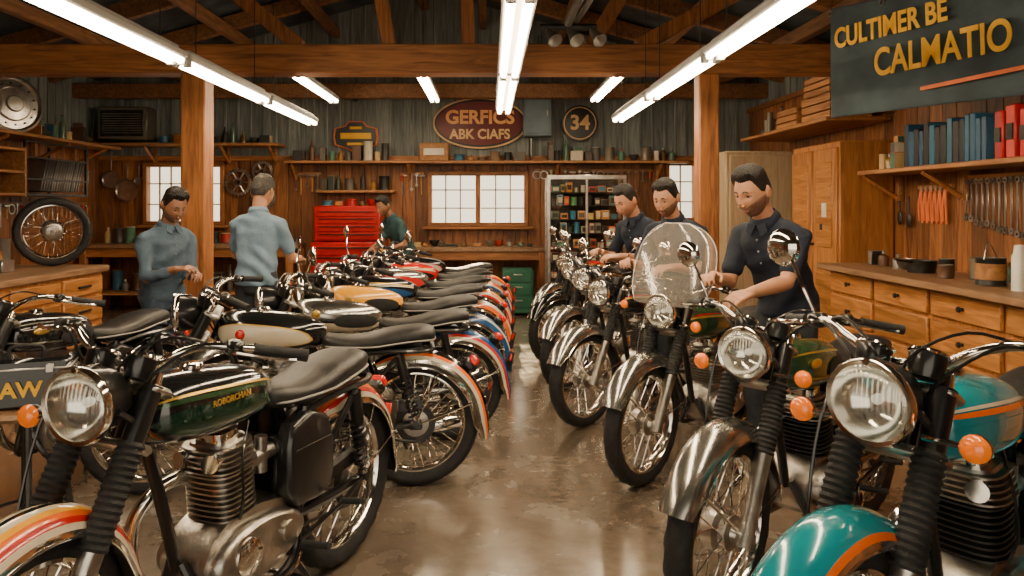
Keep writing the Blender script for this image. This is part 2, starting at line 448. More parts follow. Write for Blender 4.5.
tube_lamp('fluorescent_light',-2.1,7.9,10.0,2.9,.14,3.8,3)
tube_lamp('fluorescent_light',-.74,7.9,9.95,2.9,.14,4.2,3)
tube_lamp('fluorescent_light',1.4,7.9,9.9,2.9,.14,3.8,3)
mb=MB()
mb.tube(spl([(.72,1.,3.3),(.72,4.6,3.3),(.70,5.4,3.12),(.62,5.9,2.95)],6),.035,'pipe_grey',12)
mb.tube(spl([(.9,1.,3.4),(.9,4.8,3.4),(.84,5.5,3.2),(.70,5.95,2.98)],6),.025,'pipe_grey',10)
for y in (2,3.5,4.6): mb.cyl((.72,y,3.3),(.72,y,3.85),.006,'iron',5)
mb.cyl((.40,5.95,2.93),(.86,5.95,2.93),.03,'iron',12)
for x in (.45,.62,.80):
    mb.cyl((x,5.95,2.93),(x+.02,5.90,2.86),.012,'steel',8)
    mb.lathe([(0,0),(.03,.0),(.035,.05),(.055,.13),(.060,.14),(.052,.135),(0,.10)],'pipe_grey',18,(x+.02,5.90,2.89),(.25,-.5,-.55))
mb.obj('ceiling_spotlight_rail')

# ------------------------------------------------------------------ motorcycle geometry
def wheel_mesh(rear):
    mb=MB(); seg=88
    w=1.12 if rear else .95
    prof=[(.262,-.030),(.282,-.043),(.305,-.049),(.322,-.045),(.333,-.033),(.339,-.017),(.341,0),(.339,.017),(.333,.033),(.322,.045),(.305,.049),(.282,.043),(.262,.030)]
    rows=[]
    for k in range(seg):
        a=2*pi*k/seg; ring=[]
        for j,(r,y) in enumerate(prof):
            dr=0
            if 3<=j<=9 and ((k//2+ (1 if j>6 else 0)+(1 if j in(4,8) else 0))%2==0): dr=-.007
            if j==6: dr=-.005 if k%4<2 else 0
            ring.append(V(((r+dr)*math.cos(a), y*w, (r+dr)*math.sin(a))))
        rows.append(ring)
    mb.grid(rows,'rubber',cu=True)
    mb.lathe([(.264,-.031),(.268,-.035),(.258,-.036),(.250,-.022),(.243,0),(.250,.022),(.258,.036),(.268,.035),(.264,.031),(.256,0)],'chrome',64,(0,0,0),(0,1,0),closed=True)
    n=36
    for i in range(n):
        s=1 if i%2 else -1; a=2*pi*i/n; da=(.55 if (i//2)%2 else -.55)
        p=(.055*math.cos(a+da),s*.035,.055*math.sin(a+da)); q=(.248*math.cos(a),0,.248*math.sin(a))
        mb.tube([p,q],.0026,'chrome',4,caps=False)
    rh=.088 if rear else .078
    mb.lathe([(0,-.07),(.02,-.07),(.025,-.052),(.04,-.05),(rh-.01,-.048),(rh,-.040),(rh,.0),(.05,.01),(.045,.03),(.062,.034),(.062,.042),(.03,.045),(.02,.07),(0,.07)],'alloy',32,(0,0,0),(0,1,0))
    for yy in (-.052,): mb.lathe([(.06,yy),(.064,yy-.004),(.068,yy)],'steel',28,(0,0,0),(0,1,0))
    if rear: 
        mb.lathe([(.07,.048),(.105,.048),(.105,.054),(.07,.054)],'iron',36,(0,0,0),(0,1,0),closed=True)
        mb.lathe([(.09,.02),(.092,.05),(.06,.056),(.03,.058),(0,.058)],'alloy',28,(0,0,0),(0,1,0))
    return mb
TS=[(.47,.81,.03,.04),(.50,.812,.065,.065),(.56,.818,.10,.088),(.66,.826,.124,.104),(.78,.834,.138,.112),(.89,.842,.136,.112),(.97,.846,.112,.10),(1.01,.848,.07,.07),(1.025,.848,.03,.035)]
def tparam(u):
    t=u*(len(TS)-1); i=min(int(t),len(TS)-2); f=t-i
    def cr(c):
        p0,p1,p2,p3=[TS[max(0,min(len(TS)-1,i+d))][c] for d in(-1,0,1,2)]
        return .5*(2*p1+(p2-p0)*f+(2*p0-5*p1+4*p2-p3)*f*f+(3*p1-p0-3*p2+p3)*f**3)
    return [cr(c) for c in range(4)]
def tpt(u,a,off=0.):
    x,zc,hw,hh=tparam(u); e=2/2.5; c=math.cos(a); s=math.sin(a)
    y=(hw+off)*math.copysign(abs(c)**e,c)
    z=(hh+off)*math.copysign(abs(s)**e,s)
    if s<0: z*=.82
    return V((x,y,zc+z))
def tpatch(mb,u0,u1,a0,a1,mat,off=.0015,nu=18,na=8,both=True,shape=None):
    for side in ((0,1) if both else (0,)):
        rows=[]
        for i in range(nu+1):
            u=u0+(u1-u0)*i/nu; k=1. if shape is None else shape(i/nu); am=(a0+a1)/2; ah=(a1-a0)/2*k
            rows.append([tpt(u,(am-ah+2*ah*j/na) if side==0 else pi-(am-ah+2*ah*j/na),off) for j in range(na+1)])
        mb.grid(rows,mat)
def secl(mb,S,mat,n=5,seg=20,e=2.6,flatbot=1.):
    pts=[V((s[0],s[1],s[2])) for s in S]; hs=[V((s[3],0,0)) for s in S]
    P=spl(pts,n); Hh=spl(hs,n); rows=[]
    for p,h in zip(P,Hh):
        x,zc,hw=p; hh=h[0]; ring=[]
        for k in range(seg):
            a=2*pi*k/seg; c=math.cos(a); s_=math.sin(a)
            z=hh*math.copysign(abs(s_)**(2/e),s_)
            if s_<0: z*=flatbot
            ring.append(V((x,hw*math.copysign(abs(c)**(2/e),c),zc+z)))
        rows.append(ring)
    mb.grid(rows,mat,cv=True,caps=True)
def fender(mb,cx,cz,R,a0,a1,hw,bands,n=26,flare=0,drop=.062):
    K=len(bands); rows=[]
    for i in range(n+1):
        a=math.radians(a0+(a1-a0)*i/n); ring=[]
        taper=1.; dd=drop
        if i<3: taper=.8+.066*i; dd=drop*(.55+.15*i)
        if i>n-3: taper=1-.1*(i-(n-2)); dd=drop*(1-.15*(i-(n-3)))
        fl=flare*max(0,(i-n+5))/5
        for j in range(K+1):
            t=-1+2*j/K; y=hw*taper*math.sin(t*1.35)/math.sin(1.35); r=R+fl-dd*(1-math.cos(t*1.35))
            ring.append(V((cx+r*math.cos(a),y,cz+r*math.sin(a))))
        rows.append(ring)
    mb.grid(rows,bands)
    rows2=[[V((cx+(p.x-cx)*.985,p.y*.965,cz+(p.z-cz)*.985)) for p in rr] for rr in rows]
    mb.grid(rows2,'black_metal')
    for s_ in (0,-1): mb.tube([r_[s_] for r_ in rows],.0035,'fedge',5)
def indicator(mb,p,dr,y):
    s=1 if y>0 else -1
    mb.tube([p,(p[0],p[1]+y,p[2])],.007,'chrome',6)
    c=V((p[0],p[1]+y+s*.02,p[2]))
    mb.lathe([(0,-.035),(.018,-.033),(.029,-.015),(.031,0)],'black_metal',16,c,(dr,0,0))
    mb.lathe([(.031,0),(.029,.010),(.019,.020),(0,.024)],'amber',16,c,(dr,0,0))
def coil(mb,p,q,R,r,turns,mat,seg=5):
    p=V(p);q=V(q);d=(q-p);M=Matrix.Translation(p)@axis_rot(d);L=d.length;n=turns*10
    mb.tube([M@V((R*math.cos(2*pi*i/10),R*math.sin(2*pi*i/10),L*i/n)) for i in range(n+1)],r,mat,seg)
def stack(mb,c,axis,sections,rx,ry,mat,seg=28,e=3.2):
    A=Matrix.Translation(V(c))@axis_rot(axis); rows=[]
    for k,h in sections:
        ring=[]
        for i in range(seg):
            a=2*pi*i/seg;cc=math.cos(a);ss=math.sin(a)
            ring.append(A@V((rx*k*math.copysign(abs(cc)**(2/e),cc),ry*k*math.copysign(abs(ss)**(2/e),ss),h)))
        rows.append(ring)
    mb.grid(rows,mat,cv=True,caps=True)
def body_mb(tankstyle):
    mb=MB()
    U=30;A=28
    mb.grid([[tpt(i/U,2*pi*k/A) for k in range(A)] for i in range(U+1)],'tank',cv=True,caps=True)
    up=lambda t:max(.10,math.sin(pi*min(1,max(0,t)))**.42)
    if tankstyle=='stripe':
        tpatch(mb,.16,.93,.30,.42,'tstripe',.002); tpatch(mb,.16,.93,.46,.54,'tstripe2',.002)
        tpatch(mb,.2,.9,-.55,.18,'tpanel',.002,shape=up)
    elif tankstyle=='panel':
        tpatch(mb,.22,.90,-.62,.36,'tpanel',.0025,shape=up); tpatch(mb,.20,.92,-.68,.42,'tstripe',.0015,shape=up)
    elif tankstyle=='twotone':
        tpatch(mb,.10,.96,-1.35,-.12,'tpanel',.0015); tpatch(mb,.10,.96,-.14,-.06,'tstripe',.002)
        tpatch(mb,.14,.5,-.5,.3,'rubber',.005,shape=up)
    elif tankstyle=='lines':
        for a in (-.25,.55): tpatch(mb,.25,.95,a,a+.07,'tstripe',.002)
        tpatch(mb,.12,.5,-.5,.35,'rubber',.006,shape=up)
    for s in(1,-1):
        if tankstyle!='stripe':
            av=.0 if tankstyle=='panel' else .2
            p=tpt(.62,av if s>0 else pi-av,.002); mb.ell(p,(.026,.006,.026) if tankstyle!='lines' else (.05,.006,.018),'badge',16,8)
    mb.lathe([(.035,-.01),(.035,.012),(.03,.018),(.0,.022)],'chrome',20,(.80,0,.945))
    secl(mb,[(-.105,.805,.05,.018),(-.09,.812,.085,.034),(-.03,.812,.112,.046),(.06,.802,.124,.050),(.15,.79,.127,.05),(.23,.775,.125,.044),(.34,.765,.115,.042),(.45,.775,.085,.04),(.49,.785,.05,.026)],'seat_vinyl',5,22,2.6,1.)
    rim=[(-.105,.0),(-.088,.08),(-.02,.114),(.06,.127),(.14,.130),(.22,.127),(.34,.117),(.45,.088),(.485,.0)]
    zf=lambda x:.788-.026*max(0,min(1,(x-.02)*5))
    loop=[(x,y,zf(x)) for x,y in rim]+[(x,-y,zf(x)) for x,y in reversed(rim[1:-1])]
    mb.tube(spl(loop,4,True),.0045,'piping',6,closed=True)
    mb.box((.2,0,.742),(.46,.18,.02),'black_metal',.008)
    F='frame'
    mb.tube(spl([(.40,0,.42),(.385,0,.6),(.40,0,.72),(.55,0,.80),(.98,0,.87)],5),.018,F,10)
    mb.tube(spl([(1.0,0,.84),(.93,0,.62),(.86,0,.36)],5),.019,F,10)
    for s in(1,-1):
        mb.tube(spl([(.86,s*.02,.38),(.83,s*.09,.24),(.76,s*.11,.20),(.55,s*.11,.20),(.44,s*.11,.24),(.40,s*.1,.4),(.38,s*.09,.6),(.36,s*.1,.73)],4),.015,F,8)
        mb.tube(spl([(.40,s*.09,.70),(.2,s*.12,.735),(-.02,s*.115,.735),(-.09,s*.09,.74)],4),.013,F,8)
        mb.tube([(.40,s*.1,.38),(.08,s*.13,.725)],.012,F,8)
        mb.tube([(.42,s*.085,.36),(.2,s*.085,.345),(0,s*.085,.34)],.02,F,8)
        mb.box((0,s*.085,.34),(.07,.02,.05),F,.008)
        mb.cyl((.0,s*.115,.37),(.055,s*.125,.56),.014,'chrome',10); mb.cyl((.03,s*.12,.50),(.085,s*.128,.72),.026,'black_metal',14)
        coil(mb,(.008,s*.116,.40),(.062,s*.126,.60),.027,.006,8,'black_metal')
        mb.cyl((.0,s*.11,.36),(.0,s*.135,.36),.018,'black_metal',10)
        if s<0:
            mb.tube(spl([(.76,s*.06,.60),(.86,s*.08,.58),(.915,s*.11,.50),(.90,s*.13,.36),(.82,s*.145,.25),(.68,s*.15,.225),(.45,s*.155,.225),(.3,s*.16,.235)],5),.021,'chrome',12)
            mb.tube(spl([(.32,s*.16,.235),(.24,s*.162,.243),(.16,s*.165,.25),(-.06,s*.17,.265),(-.18,s*.172,.275),(-.26,s*.174,.28)],3),[.022,.026,.032,.036,.041,.043,.043,.043,.043,.043,.043,.042,.038,.033,.027,.022],'chrome',16)
        mb.cyl((.42,s*.13,.27),(.42,s*.24,.28),.013,'rubber',10); mb.cyl((.18,s*.13,.33),(.18,s*.22,.34),.012,'rubber',10)
        mb.tube([(.42,s*.12,.28),(.18,s*.14,.33),(.0,s*.12,.36)],.009,F,6)
        mb.prism([(.22,.47),(.24,.41),(.33,.39),(.44,.40),(.48,.46),(.485,.62),(.46,.69),(.36,.72),(.26,.68),(.22,.58)],s*.07,s*.135,'spanel',.025)
        mb.tube([(.25,s*.134,.60),(.46,s*.134,.60)],.004,'black_metal',5)
    mb.tube([(.43,-.11,.24),(.43,.11,.24)],.013,F,8); mb.tube([(-.09,-.09,.74),(-.09,.09,.74)],.013,F,8)
    mb.cyl((1.04,0,.80),(.985,0,.925),.032,F,16)
    mb.tube([(.46,.075,.40),(0,.075,.43)],.007,'iron',6); mb.tube([(.46,.075,.31),(0,.075,.25)],.007,'iron',6)
    mb.prism([(-.05,.43),(.42,.385),(.42,.42),(-.02,.475)],.06,.095,'black_metal')
    mb.prism([(.40,.30),(.44,.25),(.54,.225),(.76,.225),(.83,.27),(.84,.36),(.80,.43),(.72,.465),(.58,.465),(.5,.45),(.42,.43)],-.085,.085,'alloy')
    for s in(1,-1):
        oval=[]
        for i in range(28):
            a=2*pi*i/28; x=.61+ .215*math.cos(a); z=.345+.095*math.sin(a)*(1+.12*math.cos(a))
            oval.append((x,z))
        mb.prism(oval,s*.08,s*.135,'alloy',.028)
        mb.lathe([(.06,0),(.058,.012),(.05,.018),(.0,.02)],'chrome',24,(.70,s*.13,.35),(0,s,0))
        mb.lathe([(.035,0),(.033,.012),(.0,.014)],'steel',20,(.50,s*.13,.35),(0,s,0))
        for a in range(8): mb.cyl((.61+.2*math.cos(a*pi/4),s*.10,.345+.085*math.sin(a*pi/4)),(.61+.2*math.cos(a*pi/4),s*.122,.345+.085*math.sin(a*pi/4)),.006,'steel',6)
    ax=V((.10,0,1)).normalized(); c0=V((.665,0,.45))
    secs=[(.72,0)]; h=.012
    for i in range(9): secs+=[(.72,h),(1.0,h+.001),(1.0,h+.007),(.72,h+.008)]; h+=.0175
    mbs=secs+[(.72,h)]
    stack(mb,c0,ax,mbs,.085,.098,'cylfin')
    h2=h; secs=[(.8,0)]; hh=.0
    for i in range(5): secs+=[(.8,hh),(1.12-.03*i,hh+.001),(1.12-.03*i,hh+.007),(.8,hh+.008)]; hh+=.0165
    stack(mb,c0+ax*h2,ax,secs+[(.75,hh)],.085,.098,'alloy')
    stack(mb,c0+ax*(h2+hh),ax,[(.62,0),(.62,.03),(.5,.042)],.085,.098,'chrome')
    for s in(1,-1): mb.cyl(c0+ax*h2+V((.06,s*.05,.03)),c0+ax*h2+V((.11,s*.062,.035)),.028,'chrome',14)
    mb.cyl((.60,.045,.60),(.49,.05,.61),.026,'alloy',14); mb.cyl((.60,-.045,.60),(.49,-.05,.61),.026,'alloy',14)
    for s in(1,-1): mb.cyl((.54,s*.05,.55),(.54,s*.05,.67),.022,'alloy',12); mb.cyl((.49,s*.05,.61),(.455,s*.05,.61),.04,'black_metal',14)
    mb.tube(spl([(.70,.1,.46),(.72,.13,.55),(.70,.11,.66),(.6,.05,.74)],5),.004,'black_metal',5)
    mb.tube(spl([(.50,-.14,.36),(.46,-.17,.36),(.40,-.175,.48),(.38,-.18,.52)],4),.008,'chrome',6); mb.cyl((.38,-.17,.52),(.38,-.25,.52),.011,'rubber',8)
    mb.tube(spl([(.44,.14,.25),(.52,.17,.235),(.62,.18,.24),(.66,.17,.25)],4),.006,'chrome',6)
    for s in(1,-1): mb.tube(spl([(.44,s*.09,.24),(.36,s*.13,.10),(.33,s*.15,.012),(.29,s*.15,.012)],4),.011,'black_metal',8)
    mb.tube([(.38,-.12,.13),(.38,.12,.13)],.01,'black_metal',8)
    fender(mb,0,.34,.392,56,194,.088,['fb0','fb1','fb2','fb3','fb4','fb5','fb6','fb5','fb4','fb3','fb2','fb1','fb0'],30,.015,.115)
    for s in(1,-1): mb.tube([(0,s*.092,.35),(-.12,s*.092,.61)],.006,'chrome',6); mb.tube([(0,s*.09,.34),(-.30,s*.088,.45)],.006,'chrome',6)
    R=Matrix.Rotation(math.radians(-42),3,'Y')
    mb.box((-.285,0,.640),(.07,.085,.05),'black_metal',.015,R); mb.box((-.315,0,.660),(.05,.078,.045),'redlens',.012,R)
    mb.box((-.398,0,.49),(.006,.10,.13),'black_metal',.002,Matrix.Rotation(-.25,3,'Y')); mb.box((-.404,0,.515),(.012,.04,.05),'redlens',.004,Matrix.Rotation(-.25,3,'Y'))
    return mb
FA=V((1.38,0,.34)); fd=V((-.454,0,.891))
def front_mb(mirrors,inds):
    mb=MB()
    P=lambda t,y=0,o=0: FA+fd*t+V((.891,0,.454))*o+V((0,y,0))
    for s in(1,-1):
        y=s*.09
        mb.cyl(P(-.02,y),P(.30,y),.027,'alloy',16,.030)
        mb.cyl(P(-.035,y),P(.02,y),.034,'alloy',14)
        prof=[]; n=15
        for i in range(n): prof+=[(.030+.003*(1-i/n)+.001,.29+i*.0175),(.0375,.29+i*.0175+.008)]
        mb.lathe(prof+[(.031,.29+n*.0175)],'rubber',18,P(0,y),fd)
        mb.cyl(P(.55,y),P(.70,y),.030,'hshell',16)
        mb.cyl(P(.70,y),P(.735,y),.022,'chrome',14,.018)
        mb.tube([P(.60,y,.02),P(.61,y*1.05,.10)],.009,'hshell',8)
        mb.box(P(.06,y*1.0,-.03),(.05,.03,.07),'alloy',.01)
        if s in inds: indicator(mb,P(.57,s*.09,.055),1,s*.085)
    for t in (.54,.69):
        mb.box(P(t,0,-.02),(.085,.24,.028),'alloy',.01,Matrix.Rotation(-.471,3,'Y'))
    mb.cyl((FA+V((0,-.11,0))),(FA+V((0,.11,0))),.012,'steel',10)
    hc=P(.615,0,.115); ax=V((1,0,-.04)).normalized()
    mb.lathe([(0,-.13),(.03,-.127),(.062,-.105),(.082,-.06),(.090,-.01),(.093,.008)],'hshell',32,hc,ax)
    mb.lathe([(.093,.003),(.100,.010),(.102,.022),(.097,.033),(.088,.030),(.088,.02)],'chrome',36,hc,ax)
    mb.lathe([(.088,.024),(.080,.0),(.062,-.022),(.04,-.036),(.016,-.042),(0,-.042)],'reflector',36,hc,ax)
    mb.ell(hc+ax*(-.018),(.020,.013,.013),'bulb',12,8)
    mb.lathe([(.089,.027),(.080,.036),(.058,.045),(.03,.050),(0,.052)],'lens',36,hc,ax)
    mb.tube([hc+V((.04,0,.094)),hc+V((-.05,0,.094))],[.008,.004],'chrome',8)
    for s in(1,-1):
        g=P(.75,s*.062,.04); ga=V((-.45,0,.89))
        mb.lathe([(0,-.05),(.03,-.045),(.04,-.02),(.042,.01),(.044,.016),(.038,.018)],'black_metal',20,g,ga)
        mb.lathe([(.038,.016),(0,.0165)],'dial',20,g,ga)
        mb.lathe([(.042,.01),(.046,.014),(.042,.02),(.038,.018)],'chrome',20,g,ga)
    bar=spl([(.86,.40,1.045),(.92,.33,1.06),(1.0,.22,1.075),(1.045,.14,1.05),(1.045,.07,1.01),(1.045,0,1.005),(1.045,-.07,1.01),(1.045,-.14,1.05),(1.0,-.22,1.075),(.92,-.33,1.06),(.86,-.40,1.045)],5)
    mb.tube(bar,.0115,'chrome',10)
    for s in(1,-1):
        g=[V((.935,s*.31,1.063)),V((.86,s*.40,1.045)),V((.84,s*.425,1.04))]
        mb.tube([g[0],g[0].lerp(g[1],.1),g[1],g[2]],[.020,.0165,.0165,.019],'rubber',12)
        mb.box((.965,s*.268,1.07),(.045,.05,.04),'black_metal',.01)
        mb.tube(spl([(.985,s*.265,1.068),(1.0,s*.30,1.065),(.95,s*.38,1.05),(.915,s*.43,1.045)],4),[.006]*6+[.0055]*6+[.008],'chrome',8)
        mb.tube(spl([(.985,s*.26,1.068),(1.05,s*.19,1.07),(1.09,s*.08,.97),(1.05,s*.04,.86),(1.0,s*.03,.78)],5),.0045,'black_metal',6)
        mb.tube(spl([(.97,s*.25,1.06),(1.06,s*.14,1.10),(1.12,s*.03,1.02),(1.08,s*.05,.9)],5),.004,'black_metal',6)
        if s in mirrors:
            mb.tube(spl([(.955,s*.28,1.08),(.97,s*.31,1.16),(.95,s*.36,1.24)],4),.0055,'chrome',8)
            mc=V((.945,s*.385,1.265)); ma=V((-1,-s*.12,.05)).normalized()
            mb.lathe([(0,-.028),(.03,-.024),(.050,-.010),(.056,.002)],'chrome',24,mc,ma)
            mb.lathe([(.056,.002),(.053,.006),(0,.006)],'chrome',24,mc,ma)
    mb.tube(spl([P(.72,-.04,.03),P(.6,-.12,.09),P(.3,-.13,.02),P(.05,-.07,-.04)],5),.004,'black_metal',6)
    fender(mb,FA.x,FA.z,.390,24,178,.078,['ff0','ff1','ff2','ff3','ff4','ff5','ff6','ff5','ff4','ff3','ff2','ff1','ff0'],30,.015,.085)
    for s in(1,-1):
        for a in (38,165):
            a=math.radians(a); mb.tube([FA+V((0,s*.078,0)),FA+V((.34*math.cos(a),s*.078,.34*math.sin(a)))],.0055,'chrome',6)
    return mb
WR=wheel_mesh(True).mesh('rear_wheel'); WF=wheel_mesh(False).mesh('front_wheel')
BODY={k:body_mb(k) for k in('stripe','panel','lines','twotone')}; FRONT={}
def bands(pfx,l): return {pfx+str(i):l[i] for i in range(7)}
STR=['paint_cream','paint_cream','paint_red','paint_orange','paint_yellow','paint_yellow','paint_cream']
def motorcycle(anchor, heading, ref='rear', scale=1., steer=0., style='stripe', tank='paint_black', stripe='gold', stripe2='gold', panel=None, side='black_metal', ff=None, rf=None, mirrors=(), shell='black_metal', badge='gold', windshield=False, cylfin='alloy', inds=(1,-1)):
    h=V((heading[0],heading[1],0)).normalized(); L=1.38*scale
    o=V((anchor[0],anchor[1],0))
    if ref=='front': o=o-h*L
    e=empty('motorcycle',o); e.rotation_euler=(0,0,math.atan2(h.y,h.x)); e.scale=(scale,)*3
    over=dict(tank=tank,tstripe=stripe,tstripe2=stripe2,tpanel=panel or tank,badge=badge,frame='black_metal',spanel=side,hshell=shell,cylfin=cylfin,fedge='chrome')
    over.update(bands('ff',ff or ['chrome']*7)); over.update(bands('fb',rf or ['chrome']*7))
    def child(me,name,M=None):
        c=bpy.data.objects.new(name,me); C.objects.link(c); c.parent=e
        if M is not None: c.matrix_local=M
        return c
    key=(mirrors,inds)
    if key not in FRONT: FRONT[key]=front_mb(*key)
    child(BODY[style].mesh('body',over=over),'body')
    child(WR,'rear_wheel',Matrix.Translation((0,0,.341)))
    piv=V((1.0,0,.88)); S=Matrix.Translation(piv)@Matrix.Rotation(steer,4,V((-.454,0,.891)))@Matrix.Translation(-piv)
    child(FRONT[key].mesh('front_fork_and_handlebar',over=over),'front_fork_and_handlebar',S)
    child(WF,'front_wheel',S@Matrix.Translation(FA)@Matrix.Rotation(.3,4,'Y'))
    if windshield:
        mb=MB(); rows=[];n=22;m=18
        for j in range(m+1):
            v=j/m; ring=[]
            wv=.26*(max(0.02,1-abs((v-.42)/.60)**2.6))**.5
            for i in range(n+1):
                t=-1+2*i/n
                y=wv*math.sin(t*1.25)/math.sin(1.25)
                x=1.25-.17*v-.16*(1-math.cos(t*1.15))*(wv/.25)
                ring.append(V((x,y,.98+.46*v)))
            rows.append(ring)
        mb.grid(rows,'screen_glass')
        edge=[r[0] for r in rows]+[p for p in rows[-1]][1:]+[r[-1] for r in reversed(rows)][1:]
        mb.tube(edge,.004,'steel',6)
        for s in(1,-1): mb.tube([(1.045,s*.1,1.02),(1.16,s*.15,1.2)],.006,'chrome',6)
        o2=mb.obj('windshield',sharp=180); o2.parent=e; o2.matrix_local=S
    return e

silver=['paint_silver']*7
# --- left row
b1=motorcycle((-.64,3.12),(-.37,-.929),'rear',1.04,.16,'stripe','paint_black','paint_green','gold','paint_dkgreen',ff=['chrome','paint_cream','paint_red','paint_orange','paint_yellow','paint_cream','paint_black'],rf=['chrome','paint_cream','paint_red','paint_orange','paint_yellow','paint_cream','paint_cream'],inds=(-1,))
motorcycle((-2.5,3.25),(-.28,-.96),'front',1.,.2,'lines','paint_black','steel',ff=['paint_black']*7,rf=['paint_black']*7,inds=())
motorcycle((-.40,3.98),(-.99,-.10),'rear',1.,.15,'panel','paint_black','gold','gold','paint_cream',ff=silver,rf=['chrome','paint_silver','paint_cream','paint_orange','paint_black','paint_black','paint_black'],badge='paint_red',inds=())
rows_=[(-.24,4.76,'twotone','paint_silver','paint_black','paint_cream',['chrome','paint_cream','paint_red','paint_blue','paint_blue','paint_blue','paint_cream']),
(-.20,5.52,'twotone','paint_yellow','paint_black','paint_black',['chrome','paint_blue','paint_blue','paint_cream','paint_blue','paint_blue','paint_red']),
(-.17,6.28,'stripe','paint_black','paint_cream','paint_blue',['chrome','paint_orange','paint_orange','paint_cream','paint_cream','paint_blue','paint_blue']),
(-.14,7.04,'panel','paint_silver','paint_red','paint_red',['chrome','paint_red','paint_cream','paint_orange','paint_yellow','paint_cream','paint_cream']),
(-.11,7.80,'stripe','paint_red','paint_cream','paint_black',['chrome','paint_blue','paint_cream','paint_red','paint_orange','paint_cream','paint_cream']),
(-.08,8.56,'panel','paint_black','paint_red','paint_cream',STR)]
for i,(x,y,st,t,s_,pn,rf) in enumerate(rows_):
    motorcycle((x,y),(-.95,-.25-.02*i),'rear',.97,.1+.08*(i%3),st,t,s_,'gold',pn,rf=rf,ff=silver,mirrors=(1,-1) if i%2==0 else (),inds=())
# --- right row
motorcycle((.80,1.72),(-.80,-.60),'front',1.08,.0,'stripe','paint_teal','paint_orange','paint_cream','paint_teal',side='paint_teal',ff=['chrome','paint_orange','paint_teal','paint_teal','paint_teal','paint_teal','paint_teal'],rf=['paint_teal']*7,mirrors=(-1,),cylfin='iron')
motorcycle((.82,2.64),(-.72,-.69),'front',1.01,.05,'lines','paint_green','gold','gold',None,side='paint_green',ff=silver,rf=silver,mirrors=(-1,),cylfin='iron')
motorcycle((.82,3.98),(-.72,-.69),'front',.97,.05,'stripe','paint_green','gold','paint_red',None,side='paint_green',ff=silver,rf=silver,windshield=True,inds=(1,))
motorcycle((.64,5.02),(-.74,-.67),'front',.95,.0,'stripe','paint_black','gold','paint_red',None,ff=silver,rf=silver,mirrors=(1,-1),inds=(1,))
motorcycle((.62,5.98),(-.74,-.67),'front',.95,.1,'lines','paint_dkgreen','gold',ff=silver,rf=silver,mirrors=(1,-1),inds=())
motorcycle((.62,6.9),(-.80,-.60),'front',.95,.0,'panel','paint_black','gold','gold','paint_silver',ff=['paint_black']*7,rf=silver,mirrors=(1,-1),inds=())
motorcycle((.66,7.8),(-.74,-.67),'front',.95,.1,'stripe','paint_red','gold',ff=silver,rf=silver,mirrors=(1,-1),inds=())

def on_bike(bike,txt,loc,size,mat,rx=pi/2):
    M=Matrix.Translation(loc)@Matrix.Rotation(pi,4,'Z')@Matrix.Rotation(rx,4,'X')
    t=text('tank_lettering',txt,Matrix.Identity(4),size,mat,None,.001,.0006); t.parent=bike; t.matrix_local=M
on_bike(b1,'ROBORCHAN',V((.78,.1415,.862)),.026,'gold',pi/2-.1)

# ------------------------------------------------------------------ people
clouds=bpy.data.textures.new('cloth_folds','CLOUDS'); clouds.noise_scale=.11; clouds.noise_depth=1
def realize(mb,name,matname,voxel,it,parent,folds=0.,disp=None):
    me=mb.mesh('tmp'); me.materials.clear()
    o=bpy.data.objects.new('tmp',me); C.objects.link(o)
    r=o.modifiers.new('r','REMESH'); r.mode='VOXEL'; r.voxel_size=voxel; r.use_smooth_shade=True
    s=o.modifiers.new('s','SMOOTH'); s.factor=.6; s.iterations=it
    if folds:
        dm=o.modifiers.new('d','DISPLACE'); dm.texture=clouds; dm.strength=folds; dm.mid_level=.5
    bpy.context.view_layer.update()
    dg=bpy.context.evaluated_depsgraph_get()
    m2=bpy.data.meshes.new_from_object(o.evaluated_get(dg)); m2.name=name
    bpy.data.objects.remove(o)
    if disp:
        cn=[(v.co.copy(),v.normal.copy()) for v in m2.vertices]
        flat=[]
        for co_,no_ in cn: flat.extend(co_+no_*disp(co_))
        m2.vertices.foreach_set('co',flat); m2.update()
    m2.materials.clear(); m2.materials.append(MAT[matname])
    m2.polygons.foreach_set('use_smooth',[True]*len(m2.polygons)); m2.polygons.foreach_set('material_index',[0]*len(m2.polygons))
    ob=bpy.data.objects.new(name,m2); C.objects.link(ob); ob.parent=parent
    return ob
def gs(x,z,cx,cz,sx,sz): return math.exp(-((x-cx)/sx)**2-((z-cz)/sz)**2)
def headpt(d):
    x,y,z=d
    p=V((.076*x,.097*y,.119*z))
    if z<0:
        k=-z; p.x*=1-.24*k**1.8
        if y<0: p.y*=1-.45*k
        else: p.y*=1+.08*k
    if z>.3 and y>0: p.y*=1-.05*(z-.3)
    if y>-.2:
        w=min(1,(y+.2)*2)
        f=.030*gs(x,z,0,-.20,.12,.12)+.014*gs(x,z,0,.02,.10,.2)
        f-=.013*(gs(x,z,.38,.06,.18,.10)+gs(x,z,-.38,.06,.18,.10))
        f+=.007*(gs(x,z,.35,.22,.25,.07)+gs(x,z,-.35,.22,.25,.07))
        f+=.007*gs(x,z,0,-.50,.22,.05)+.006*gs(x,z,0,-.60,.20,.04)-.004*gs(x,z,0,-.70,.2,.05)
        f+=.012*gs(x,z,0,-.84,.25,.12)
        f+=.004*(gs(x,z,.5,-.2,.2,.2)+gs(x,z,-.5,-.2,.2,.2))
        p.y+=f*w
    return p
def sstep(x): x=max(0,min(1,x)); return x*x*(3-2*x)
